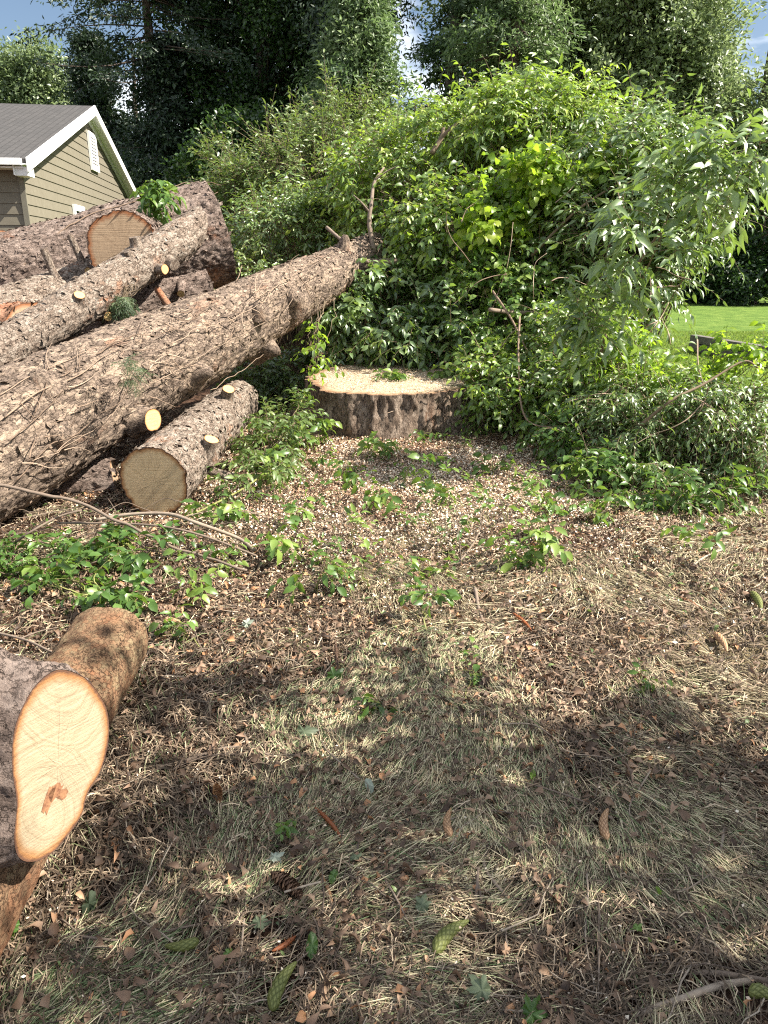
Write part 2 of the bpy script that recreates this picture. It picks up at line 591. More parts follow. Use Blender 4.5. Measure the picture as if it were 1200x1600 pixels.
def build_ground():
    xs = grid_axis(-3.6, 4.2, 0.026, -700, 700)
    ys = grid_axis(0.4, 8.2, 0.026, -60, 900)
    X, Y = np.meshgrid(xs, ys)
    Z = gh(X, Y)
    far = np.hypot(X, Y) > 60
    Z = np.where(far, 0.0, Z)
    idx = np.arange(X.size).reshape(X.shape)
    q = np.stack([idx[:-1, :-1], idx[:-1, 1:], idx[1:, 1:], idx[1:, :-1]], -1)
    lawn = np.clip((X - 2.0 - 0.35 * v2(X, Y, 1.3, 5)) / 0.6, 0, 1) * np.clip((Y - 6.6 - 0.4 * v2(X, Y, 1.1, 6)) / 0.8, 0, 1)
    lawn = np.maximum(lawn, np.clip((Y - 15) / 3, 0, 1))
    saw = np.exp(-(((X - 0.25) / 1.35) ** 2 + ((Y - 5.5) / 1.35) ** 2) ** 1.3)
    dry = np.clip(0.5 + 0.9 * v2(X, Y, 0.7, 9) + 0.5 * v2(X, Y, 2.2, 10) + 0.25 * X - 0.12 * Y, 0, 1)
    mb = MB()
    mb.add(np.stack([X, Y, Z], -1), q, None, 0.5)
    m, nt, b, out = newmat('soil_and_litter')
    oc = objco(nt)
    n1 = noise(nt, oc, 14, 8, 0.75)
    n2 = noise(nt, oc, 55, 8, 0.8)
    n3 = noise(nt, oc, 2.2, 5, 0.6)
    soil = ramp(nt, n2, [(0.3, (0.018, 0.011, 0.008)), (0.5, (0.06, 0.033, 0.021)), (0.62, (0.15, 0.085, 0.055)), (0.78, (0.33, 0.23, 0.15))])
    straw = ramp(nt, n2, [(0.3, (0.08, 0.06, 0.035)), (0.5, (0.24, 0.19, 0.11)), (0.7, (0.42, 0.34, 0.2))])
    sawc = ramp(nt, n2, [(0.3, (0.06, 0.035, 0.02)), (0.47, (0.22, 0.14, 0.09)), (0.62, (0.50, 0.37, 0.25)), (0.75, (0.68, 0.58, 0.40))])
    lawnc = ramp(nt, math_(nt, 'ADD', math_(nt, 'MULTIPLY', n1, 0.5), math_(nt, 'MULTIPLY', n3, 0.5)), [(0.35, (0.045, 0.085, 0.015)), (0.5, (0.10, 0.17, 0.03)), (0.65, (0.19, 0.25, 0.055))])
    c = mixc(nt, mrange(nt, math_(nt, 'ADD', attr(nt, 'dry'), n1), 0.7, 1.25), soil, straw)
    c = mixc(nt, mrange(nt, math_(nt, 'ADD', attr(nt, 'saw'), n1), 0.75, 1.3), c, sawc)
    c = mixc(nt, attr(nt, 'lawn'), c, lawnc)
    nt.links.new(c, b.inputs['Base Color'])
    b.inputs['Roughness'].default_value = 0.95
    b.inputs['Specular IOR Level'].default_value = 0.15
    bump(nt, b, math_(nt, 'ADD', n1, n2), 1.0, 0.02)
    o = mb.build('ground', m, extra={'lawn': lawn.ravel(), 'saw': saw.ravel(), 'dry': dry.ravel()})
    tag(o, 'ground of soil and litter running back to a lawn', kind='structure')


build_ground()


def wedge(n, r0, r1, amax=36):
    r = np.exp(rng.uniform(math.log(r0), math.log(r1), n))
    a = np.radians(rng.uniform(-amax, amax, n))
    return r * np.sin(a), r * np.cos(a), r


def sawmask(x, y):
    return np.exp(-(((x - 0.3) / 1.45) ** 2 + ((y - 5.45) / 1.45) ** 2) ** 1.2)


def blades(mb, x, y, ang, L, w, lift, tint, K=4, sag=1.0):
    N = len(x)
    t = np.linspace(0, 1, K)
    bendv = rng.normal(0, 0.45, N)
    a = ang[:, None] + bendv[:, None] * t[None]
    st = (L / (K - 1))[:, None]
    px = x[:, None] + np.concatenate([np.zeros((N, 1)), np.cumsum(np.cos(a[:, :-1]) * st, 1)], 1)
    py = y[:, None] + np.concatenate([np.zeros((N, 1)), np.cumsum(np.sin(a[:, :-1]) * st, 1)], 1)
    pz = gh(px, py) + 0.004 + lift[:, None] * np.sin(np.pi * np.clip(t * 0.85 + 0.08, 0, 1))[None] + rng.uniform(0, 0.012, N)[:, None]
    P = np.stack([px, py, pz], -1)
    sx = -np.sin(a)
    sy = np.cos(a)
    wd = (w[:, None] * np.array([0.8, 1, 0.8, 0.2])[None, :K] if K == 4 else np.repeat(w[:, None], K, 1)) * 0.5
    tw = rng.uniform(-0.9, 0.9, N)[:, None] * wd
    s = np.stack([sx * wd, sy * wd, tw], -1)
    V = np.stack([P - s, P + s], 2)
    idx = np.arange(N * K * 2).reshape(N, K, 2)
    q = np.stack([idx[:, :-1, 0], idx[:, 1:, 0], idx[:, 1:, 1], idx[:, :-1, 1]], -1)
    mb.add(V, q, None, np.repeat(tint, K * 2))


CLEAR = np.array([G(a_, b_)[:2] for a_, b_ in (
    (285, 1482), (443, 1545), (430, 1570), (455, 1525), (705, 1480), (685, 1500), (725, 1458), (948, 1295), (948, 1315), (704, 1292), (1125, 1008), (1180, 948), (1190, 1560), (815, 978), (512, 1292), (507, 1392), (444, 1481),
    (447, 1394), (262, 967), (272, 985), (341, 1250), (430, 1350), (659, 1438), (752, 1562), (475, 1152), (521, 1058), (577, 1232), (994, 1455), (386, 985), (789, 1494), (405, 1455), (556, 1352), (142, 1430),
    (770, 1300), (757, 1356), (780, 1385), (820, 1432), (1060, 1568), (1100, 1553), (1140, 1540), (1170, 1530), (1020, 1585))])


def clearmask(x, y):
    m = np.ones(len(x))
    for cx, cy in CLEAR:
        d = np.hypot(x - cx, y - cy)
        m = np.where(d < 0.055, 0.12, m)
    return m


def build_litter():
    # dry grass lying in combed mats
    M_GRASS = leafmat('dry_grass', [(0.0, (0.07, 0.055, 0.035)), (0.3, (0.32, 0.26, 0.16)), (0.55, (0.66, 0.57, 0.38)), (0.78, (0.30, 0.33, 0.17)), (1.0, (0.10, 0.16, 0.06))], 0.15, 0.55, (0.6, 0.55, 0.25), 0.3)
    n = 290000
    x, y, r = wedge(n, 0.95, 9.0)
    mat_ = 0.55 * v2(x, y, 1.15, 21) + 0.35 * v2(x, y, 3.1, 22) + 0.16 * x + np.where(y < 2.6, 0.18, 0) - 0.9 * sawmask(x, y) - 0.5 * np.exp(-(((x + 0.6) / 0.8) ** 2 + ((y - 2.85) / 0.45) ** 2))
    keep = rng.uniform(0, 1, n) < np.clip(0.22 + 2.2 * mat_, 0.03, 1) * np.clip(0.30 + 0.25 * r, 0.5, 1) * clearmask(x, y)
    keep &= ~((x > 2.2) & (y > 6.6))
    x, y, r = x[keep], y[keep], r[keep]
    n = len(x)
    ang = 0.35 + 1.9 * v2(x, y, 0.9, 23) + 1.1 * v2(x, y, 3.0, 24) + rng.normal(0, 0.32, n)
    green = 0.5 * v2(x, y, 1.3, 25) - 0.22 * x + np.where(y < 2.9, 0.22, -0.25)
    tint = np.clip(rng.normal(0.40, 0.25, n) + np.clip(green, -0.1, 0.45) * 0.9, 0, 1)
    mb = MB()
    blades(mb, x, y, ang, rng.uniform(0.05, 0.19, n), 0.0014 + 0.0003 * r * rng.uniform(0.6, 1.3, n), rng.uniform(0.0, 0.016, n), tint)
    tag(mb.build('dry_grass', M_GRASS), 'dry tan and green grass combed flat over the ground', 'grass', kind='stuff')

    # brown conifer needles and fine sticks
    M_NEEDLE = leafmat('brown_needles', [(0.0, (0.03, 0.024, 0.018)), (0.5, (0.11, 0.08, 0.055)), (0.85, (0.30, 0.22, 0.15)), (1.0, (0.50, 0.40, 0.28))], 0.0, 0.7, (0.3, 0.2, 0.1), 0.2)
    n = 95000
    x, y, r = wedge(n, 0.95, 8.5)
    kk = rng.uniform(0, 1, n) < clearmask(x, y)
    x, y, r = x[kk], y[kk], r[kk]
    n = len(x)
    mb = MB()
    blades(mb, x, y, rng.uniform(0, 6.3, n), rng.uniform(0.02, 0.09, n), 0.0013 + 0.0007 * r * rng.uniform(0.5, 1.4, n), rng.uniform(0, 0.022, n), np.clip(rng.normal(0.5, 0.25, n), 0, 1), 3)
    tag(mb.build('needle_litter', M_NEEDLE), 'brown needles and fine sticks strewn through the grass', 'needles', kind='stuff')

    # broken dead leaves and bark crumbs
    M_DEAD = leafmat('dead_leaves', [(0.0, (0.04, 0.026, 0.018)), (0.4, (0.12, 0.078, 0.052)), (0.7, (0.22, 0.14, 0.092)), (0.9, (0.36, 0.245, 0.16)), (1.0, (0.42, 0.22, 0.11))], 0.08, 0.6, (0.4, 0.2, 0.1), 0.3)
    n = 120000
    x, y, r = wedge(n, 0.95, 8.5)
    dens = 0.5 + 0.6 * v2(x, y, 1.4, 31) + 0.5 * np.exp(-(((x + 0.5) / 0.9) ** 2 + ((y - 2.9) / 0.5) ** 2)) + 0.5 * np.exp(-(((x - 1.5) / 0.9) ** 2 + ((y - 4.2) / 0.4) ** 2)) - 0.3 * sawmask(x, y)
    keep = rng.uniform(0, 1, n) < np.clip(dens, 0.15, 1) * np.clip(0.12 + 0.2 * r, 0.35, 0.9) * clearmask(x, y)
    x, y, r = x[keep], y[keep], r[keep]
    n = len(x)
    pos = np.stack([x, y, gh(x, y) + rng.uniform(0.002, 0.03, n)], -1)
    a = rng.uniform(0, 6.3, n)
    d = np.stack([np.cos(a), np.sin(a), rng.normal(0, 0.5, n)], -1)
    nn = np.stack([rng.normal(0, 0.8, n), rng.normal(0, 0.8, n), np.ones(n)], -1)
    L = (0.007 + 0.028 * rng.uniform(0, 1, n) ** 2.2) * (1 + 0.08 * r)
    mb = MB()
    leaves(mb, pos, d, nn, L, L * rng.uniform(0.35, 0.8, n), np.clip(rng.normal(0.56, 0.27, n), 0, 1), curl=0.9, fold=0.7)
    tag(mb.build('dead_leaf_litter', M_DEAD), 'crumbled brown dead leaves scattered over the ground', 'leaf litter', kind='stuff')

    # wood chips
    M_CHIP = leafmat('wood_chips', [(0.0, (0.12, 0.06, 0.035)), (0.3, (0.40, 0.24, 0.15)), (0.6, (0.62, 0.46, 0.33)), (1.0, (0.82, 0.74, 0.60))], 0.0, 0.7, (0.5, 0.4, 0.2), 0.2)
    n = 150000
    x = rng.normal(0.3, 1.05, n)
    y = rng.normal(5.4, 0.95, n)
    k = (np.abs(x) < 3.2) & (y > 2.4) & (y < 8.3) & (np.hypot(x - 0.09, y - 7.05) > 0.74)
    x, y = x[k], y[k]
    xe, ye, re_ = wedge(9000, 0.95, 6)
    x = np.concatenate([x, xe])
    y = np.concatenate([y, ye])
    n = len(x)
    pos = np.stack([x, y, gh(x, y) + 0.002 + 0.03 * rng.uniform(0, 1, n) ** 1.5], -1)
    a = rng.uniform(0, 6.3, n)
    d = np.stack([np.cos(a), np.sin(a), rng.normal(0, 0.55, n)], -1)
    nn = np.stack([rng.normal(0, 0.8, n), rng.normal(0, 0.8, n), np.ones(n)], -1)
    L = rng.uniform(0.005, 0.022, n) * np.where(np.arange(n) < n - 9000, 1.1, 0.55)
    mb = MB()
    leaves(mb, pos, d, nn, L, L * rng.uniform(0.3, 0.8, n), np.clip(rng.normal(0.52, 0.3, n) + 0.3 * v2(x, y, 3, 40), 0, 1), simple=True, curl=0.2, fold=0.1)
    tag(mb.build('wood_chips', M_CHIP), 'pale pinkish wood chips spread in front of the stump', 'wood chips', kind='stuff')

    # scraps of green leaf and fine broken twigs
    n = 2600
    x = rng.normal(-0.1, 1.6, n)
    y = rng.normal(4.6, 1.2, n)
    x2, y2, _ = wedge(260, 1.0, 4)
    x, y = np.concatenate([x, x2]), np.concatenate([y, y2])
    k = (y > 1.0) & (y < 7.6) & (np.hypot(x - 0.09, y - 7.05) > 0.8)
    x, y = x[k], y[k]
    n = len(x)
    a = rng.uniform(0, 6.3, n)
    pos = np.stack([x, y, gh(x, y) + rng.uniform(0.008, 0.035, n)], -1)
    d = np.stack([np.cos(a), np.sin(a), rng.normal(0, 0.45, n)], -1)
    nn = np.stack([rng.normal(0, 0.6, n), rng.normal(0, 0.6, n), np.ones(n)], -1)
    L = rng.uniform(0.010, 0.045, n) * np.clip(y / 3.5, 0.45, 1)
    mb = MB()
    leaves(mb, pos, d, nn, L, L * rng.uniform(0.35, 0.6, n), np.clip(rng.normal(0.4, 0.25, n), 0, 1), curl=0.6)
    M_SCRAP = leafmat('leaf_scraps', [(0.0, (0.05, 0.08, 0.03)), (0.4, (0.10, 0.16, 0.05)), (0.8, (0.22, 0.28, 0.10)), (1.0, (0.45, 0.45, 0.30))], 0.25, 0.45, (0.35, 0.5, 0.08))
    tag(mb.build('leaf_scraps', M_SCRAP), 'small torn green leaves sprinkled over the litter and chips', 'leaf scraps', kind='stuff')
    n = 7500
    x, y, r = wedge(n, 0.95, 6.5)
    k = rng.uniform(0, 1, n) < np.clip(0.40 + 1.1 * v2(x, y, 1.1, 61) - 0.12 * x, 0.08, 1) * clearmask(x, y)
    x, y = x[k], y[k]
    n = len(x)
    a = rng.uniform(0, 6.3, n)[:, None] + np.cumsum(rng.normal(0, 0.22, (n, 5)), 1)
    st = (rng.uniform(0.04, 0.30, n) / 5)[:, None]
    X = x[:, None] + np.cumsum(np.cos(a) * st, 1)
    Y = y[:, None] + np.cumsum(np.sin(a) * st, 1)
    Z = gh(X, Y) + rng.uniform(0.004, 0.026, (n, 1)) + rng.uniform(0, 0.005, (n, 5))
    mb = MB()
    tubes(mb, np.stack([X, Y, Z], -1), (0.0007 + 0.0022 * rng.uniform(0, 1, n) ** 2)[:, None] * np.linspace(1, 0.5, 5)[None], 4, rng.uniform(0.1, 1, n))
    tag(mb.build('brushwood', M_TWIG), 'fine broken twigs matted into the grass of the foreground', 'brushwood', kind='stuff')

    # lawn
    M_LAWN = leafmat('lawn_grass', [(0.0, (0.08, 0.12, 0.025)), (0.5, (0.17, 0.22, 0.05)), (1.0, (0.32, 0.33, 0.12))], 0.35, 0.5, (0.4, 0.6, 0.06), 0.3)
    n = 70000
    x = rng.uniform(2.0, 9.5, n)
    y = rng.uniform(6.4, 17, n)
    k = x < y * 0.62 + 0.3
    x, y = x[k], y[k]
    n = len(x)
    pos = np.stack([x, y, gh(x, y)], -1)
    d = np.stack([rng.normal(0, 0.35, n), rng.normal(0, 0.35, n), np.ones(n)], -1)
    nn = np.stack([rng.normal(0, 1, n), rng.normal(0, 1, n), np.zeros(n) + 0.1], -1)
    mb = MB()
    leaves(mb, pos, d, nn, rng.uniform(0.03, 0.065, n), rng.uniform(0.006, 0.012, n), rng.uniform(0, 1, n), simple=True)
    tag(mb.build('lawn_grass', M_LAWN), 'bright green mown grass on the lawn behind the brush', 'lawn', kind='stuff')


build_litter()

# ------------------------------------------------------------------ logs
def qz(d):
    return Vector([float(c) for c in d]).to_track_quat('Z', 'Y')


def place(o, parent, pM, oM):
    o.parent = parent
    loc, q, s = (pM.inverted() @ oM).decompose()
    o.rotation_mode = 'QUATERNION'
    o.location = loc
    o.rotation_quaternion = q


def disc(name, edge, pith, mat, parent, pM, oM, flip=False, nr=26, dish=0.0, meanr=None, piths=None):
    """cut face: fills the closed outline edge (N,3); attributes ring and rad drive the growth rings"""
    N = len(edge)
    f = np.linspace(0, 1, nr) ** 0.85
    V = pith[None, None] + (edge - pith)[None] * f[:, None, None]
    rr = np.linalg.norm(edge - pith, axis=1).mean() if meanr is None else meanr
    P = V.reshape(-1, 3)
    if piths is None:
        ring = np.repeat(f, N) * rr
    else:
        ds = np.stack([np.linalg.norm((P - np.asarray(p)) * np.asarray(w), axis=1) for p, w in piths], 1)
        inner = ds.min(1)
        ring = inner
    rad = np.repeat(f, N)
    th = np.tile(np.arctan2((edge - pith)[:, 1], (edge - pith)[:, 0]), nr)
    idx = np.arange(nr * N).reshape(nr, N)
    a, b_ = idx[:-1], idx[1:]
    q = np.stack([a, np.roll(a, -1, 1), np.roll(b_, -1, 1), b_], -1).reshape(-1, 4)
    if not flip:
        q = q[:, ::-1]
    mb = MB()
    mb.add(P, q)
    o = mb.build(name, mat, extra={'ring': ring, 'rad': rad, 'ca': np.cos(th), 'sa': np.sin(th)})
    place(o, parent, pM, oM)
    return o


class Log:
    pass


def make_log(name, label, p0, p1, r0, r1, mat, wood0=None, wood1=None, bend=0.0, lump=0.05, fine=0.006, seed=1, nphi=140, dz=0.02, flare=0.0, cut_tilt=0.0, group='felled logs lying in the heap', cat='log', tiltdir=0.0, flakes=700, fsize=1.0):
    p0, p1 = np.asarray(p0, float), np.asarray(p1, float)
    d = p1 - p0
    L = float(np.linalg.norm(d))
    q = qz(d / L)
    M = Matrix.Translation(Vector(p0.tolist())) @ q.to_matrix().to_4x4()
    root = empty(name, p0, label, cat, group, q)
    nz = max(12, int(L / dz))
    z = np.linspace(0, L, nz)
    ph = np.linspace(0, 2 * np.pi, nphi, endpoint=False)
    Z, PH = np.meshgrid(z, ph, indexing='ij')
    base = r0 + (r1 - r0) * Z / L
    base = base * (1 + flare * np.exp(-Z / (2.2 * r0)))
    pc = np.stack([np.cos(PH) * base, np.sin(PH) * base, Z * 0.6], -1)
    R = base * (1 + lump * fbm(pc / max(r0, 0.1) * 0.9, seed, 3)) + fine * fbm(pc * 28, seed + 9, 3) + fine * 0.6 * np.abs(vn(pc * 60, seed + 20))
    bx = bend * np.sin(np.pi * Z / L)
    tz = np.where(Z < 0.3 * r0 + 1e-6, 1, 0)
    X, Yy = np.cos(PH) * R + bx, np.sin(PH) * R
    # slightly oblique saw cut at the near end
    wgt = np.clip(1 - Z / (2.5 * r0), 0, 1)
    Zc = Z + wgt * cut_tilt * (X * math.cos(tiltdir) + Yy * math.sin(tiltdir))
    V = np.stack([X, Yy, Zc], -1)
    idx = np.arange(nz * nphi).reshape(nz, nphi)
    a, b_ = idx[:-1], idx[1:]
    mb = MB()
    mb.add(V, np.stack([a, np.roll(a, -1, 1), np.roll(b_, -1, 1), b_], -1))
    if flakes:
        # loose scales of bark lifting off the surface
        nf = int(flakes * L * 2 * np.pi * (r0 + r1) / 2)
        iz, ip = rng.integers(0, nz, nf), rng.integers(0, nphi, nf)
        Pn = V[iz, ip]
        nrm_ = np.stack([np.cos(ph[ip]), np.sin(ph[ip]), np.zeros(nf)], -1)
        tan_ = np.stack([-np.sin(ph[ip]), np.cos(ph[ip]), np.zeros(nf)], -1)
        an_ = rng.uniform(0, 6.3, nf)
        dd_ = tan_ * np.cos(an_)[:, None] + np.array([0, 0, 1.0]) * np.sin(an_)[:, None] + nrm_ * rng.uniform(0.02, 0.25, (nf, 1))
        Lf = (0.012 + 0.055 * rng.uniform(0, 1, nf) ** 2) * fsize
        leaves(mb, Pn - nrm_ * 0.002, dd_, nrm_ + rng.normal(0, 0.25, (nf, 3)), Lf, Lf * rng.uniform(0.4, 0.9, nf), rng.uniform(0, 1, nf), simple=True, curl=0.15, fold=0.25)
    o = mb.build('bark', mat)
    place(o, root, M, M)
    lg = Log()
    lg.root, lg.M, lg.p0, lg.L, lg.d, lg.r0, lg.r1, lg.mat = root, M, p0, L, d / L, r0, r1, mat
    if wood0:
        e = V[0].copy()
        e[:, :2] *= 0.995
        c = e.mean(0) + np.array([0.06, -0.05, 0]) * r0
        disc('cut_face', e - [0, 0, 0.0], c, wood0, root, M, M)
    if wood1:
        e = V[-1].copy()
        c = e.mean(0) + np.array([0.06, 0.05, 0]) * r1
        disc('cut_face', e, c, wood1, root, M, M, flip=True)
    return lg


def onlog(lg, px, py, out=0.0):
    o = np.array([0, 0, CAMH])
    v = nrmz(ray(px, py))
    r = (lg.r0 + lg.r1) / 2
    for _ in range(4):
        w = o - lg.p0
        a = v - (v @ lg.d) * lg.d
        b = w - (w @ lg.d) * lg.d
        A, B, Cc = a @ a, 2 * a @ b, b @ b - r * r
        D = B * B - 4 * A * Cc
        t = (-B - math.sqrt(max(D, 0))) / (2 * A)
        p = o + v * t
        s = (p - lg.p0) @ lg.d
        r = lg.r0 + (lg.r1 - lg.r0) * np.clip(s / lg.L, 0, 1)
    ax = lg.p0 + lg.d * s
    n = nrmz(p - ax)
    return ax + n * (r + out), n


def stub(lg, px, py, dirv, length, r, wood=None, mat=None, tilt=0.0, label=None, knob=False):
    """sawn-off branch on a log"""
    wood = wood or M_STUB
    p, n = onlog(lg, px, py)
    d = nrmz(np.asarray(dirv, float))
    p = p - d * 0.04
    q = qz(d)
    oM = Matrix.Translation(Vector(p.tolist())) @ q.to_matrix().to_4x4()
    zs = np.array([-0.02, 0.03, 0.06, 0.04 + length * 0.6, 0.04 + length])
    rs = np.array([1.7, 1.35, 1.12, 1.0, 0.98]) * r
    if knob:
        zs = np.array([-0.03, 0.02, 0.04 + length * 0.4, 0.04 + length * 0.75, 0.04 + length * 0.95, 0.04 + length])
        rs = np.array([2.2, 1.35, 0.85, 0.62, 0.4, 0.1]) * r
    nph = 36
    ph = np.linspace(0, 2 * np.pi, nph, endpoint=False)
    Z, PH = np.meshgrid(zs, ph, indexing='ij')
    Rr = rs[:, None] * (1 + 0.07 * fbm(np.stack([np.cos(PH), np.sin(PH), Z * 8], -1) * 1.5, int(px), 2))
    X, Y = np.cos(PH) * Rr, np.sin(PH) * Rr
    Z = Z + (Z / zs[-1]) * tilt * X
    V = np.stack([X, Y, Z], -1)
    idx = np.arange(len(zs) * nph).reshape(len(zs), nph)
    a, b_ = idx[:-1], idx[1:]
    mb = MB()
    mb.add(V, np.stack([a, np.roll(a, -1, 1), np.roll(b_, -1, 1), b_], -1))
    o = mb.build('stub', mat or lg.mat)
    place(o, lg.root, lg.M, oM)
    e = V[-1] * [0.98, 0.98, 1]
    if knob:
        o.name = 'knob'
        return o
    disc('cut_face', e, e.mean(0) + np.array([0.15 * r, 0, 0]), wood, o, oM, oM, flip=True, nr=10)
    if label: o['label'] = label
    return o


# A: the long trunk that runs from the lower left to the brush
A = make_log('long_log', 'longest pinkish brown log running from the left edge up into the brush',
             C(-170, 780, 4.05), C(585, 396, 8.4), 0.43, 0.215, M_BARK, None, M_WOOD_DULL, bend=0.05, lump=0.075, fine=0.009, seed=3, nphi=260, dz=0.012)
stub(A, 222, 655, (0.93, -0.30, 0.02), 0.09, 0.082, M_STUB, tilt=0.15)
stub(A, 316, 582, (0.85, -0.45, 0.1), 0.10, 0.065, knob=True)
stub(A, 420, 548, (0.8, -0.5, -0.25), 0.14, 0.085, knob=True)
stub(A, 462, 466, (0.35, -0.75, 0.25), 0.05, 0.075, knob=True)
stub(A, 405, 480, (0.1, -0.6, 0.75), 0.03, 0.05, knob=True)
stub(A, 538, 385, (0.1, -0.3, 0.9), 0.12, 0.07, knob=True)
stub(A, 60, 590, (-0.1, -0.5, 0.85), 0.05, 0.07, knob=True)
stub(A, 90, 680, (0.4, -0.85, 0.2), 0.02, 0.05, knob=True)
stub(A, 572, 415, (0.9, -0.2, 0.15), 0.35, 0.055, knob=True)

# B: thick butt log at the top of the heap
B = make_log('butt_log', 'thickest dark barked log on top of the heap beside the house', C(338, 366, 8.35), C(-190, 500, 7.25), 0.55, 0.50, M_BARK_DARK, M_WOOD_GREY, None, bend=0.04, lump=0.09, fine=0.014, seed=11, nphi=220, dz=0.015)
# log under B
Cc = make_log('dark_log', 'dark barked log with one yellow stub under the thickest log', C(322, 452, 8.3), C(-150, 590, 7.3), 0.38, 0.36, M_BARK_DARK, M_WOOD_GREY, None, lump=0.08, fine=0.012, seed=15)
stub(Cc, 283, 448, (0.15, -0.75, -0.35), 0.16, 0.04)
# D: weathered cut face
D = make_log('weathered_log', 'short thick log showing a weathered grey brown cut face above the slim grey log', C(195, 387, 6.45), C(222, 388, 7.7), 0.315, 0.33, M_BARK_DARK, M_WOOD_GREY, None, lump=0.07, fine=0.01, seed=21)
# F: grey log left with two upright stubs
Fl = make_log('grey_log', 'grey log in deep shade with two upright dead stubs, left of the weathered cut face', C(152, 436, 7.0), C(-130, 536, 5.7), 0.20, 0.20, M_BARK_GREY, M_WOOD_GREY, None, lump=0.06, fine=0.006, seed=25, bend=0.03)
stub(Fl, 86, 432, (-0.22, -0.15, 0.95), 0.24, 0.032, M_BARK_GREY)
stub(Fl, 128, 408, (-0.28, -0.15, 0.92), 0.24, 0.030, M_BARK_GREY)
stub(Fl, 132, 425, (0.7, -0.7, 0.1), 0.08, 0.035)
stub(Fl, 8, 505, (0.6, -0.75, 0.15), 0.10, 0.05)
# E: slim grey log lying diagonally
E = make_log('slim_grey_log', 'slim pale grey log lying diagonally across the heap with yellow cut stubs', C(303, 361, 6.75), C(-110, 618, 5.0), 0.16, 0.165, M_BARK_GREY, M_WOOD, None, lump=0.06, fine=0.007, seed=31, bend=0.03, nphi=140, dz=0.014, cut_tilt=-1.0, tiltdir=1.6)
stub(E, 243, 420, (0.8, -0.55, -0.02), 0.12, 0.042)
stub(E, 123, 468, (0.4, -0.5, 0.7), 0.05, 0.042)
stub(E, 166, 500, (0.75, -0.6, -0.15), 0.09, 0.040)
stub(E, 214, 386, (-0.1, -0.2, 0.95), 0.08, 0.045, M_BARK_GREY)
stub(E, 203, 400, (-0.3, -0.5, 0.75), 0.05, 0.03, M_BARK_GREY)
stub(E, 262, 408, (0.75, -0.6, -0.3), 0.10, 0.05, M_BARK_GREY)
# G: half hidden cut end
Gl = make_log('half_hidden_log', 'log whose dark cut end shows in the gap between the two grey logs', C(52, 520, 5.95), C(-160, 520, 7.4), 0.235, 0.24, M_BARK_RED, M_WOOD_GREY, None, lump=0.08, seed=35)
# log far left
Hl = make_log('short_tan_log', 'short tan log end poking up at the left edge below the house wall', C(6, 384, 9.0), C(-120, 372, 9.6), 0.17, 0.17, M_BARK_RED, M_WOOD_GREY, None, seed=39)
# I: log with pale face
I = make_log('pale_end_log', 'log on the ground with a round pale yellow cut end and two stubs', C(241, 752, 4.62), C(372, 626, 6.75), 0.222, 0.19, M_BARK_GREY, M_WOOD_DULL, M_WOOD_GREY, lump=0.06, fine=0.008, seed=41, nphi=200, dz=0.012)
stub(I, 325, 705, (0.35, -0.25, 0.9), 0.10, 0.052)
stub(I, 354, 622, (0.3, -0.45, 0.8), 0.10, 0.05)
stub(I, 325, 735, (0.93, 0.0, -0.28), 0.22, 0.03, M_BARK_GREY)
# another dark log deep under A
Kl = make_log('buried_log', 'shaded log deep in the gap under the long trunk', C(180, 745, 5.25), C(-120, 800, 5.0), 0.14, 0.16, M_BARK_DARK, M_WOOD_GREY, None, seed=45, lump=0.06)
# K: smooth log at lower left
K = make_log('smooth_log', 'smooth greenish tan pine log lying on the ground under the big oval cut face', C(170, 1000, 2.86), C(-165, 1560, 1.47), 0.148, 0.15, M_BARK_SMOOTH, M_WOOD, None, lump=0.03, fine=0.004, seed=51, nphi=180, dz=0.008, flakes=500, fsize=0.4)


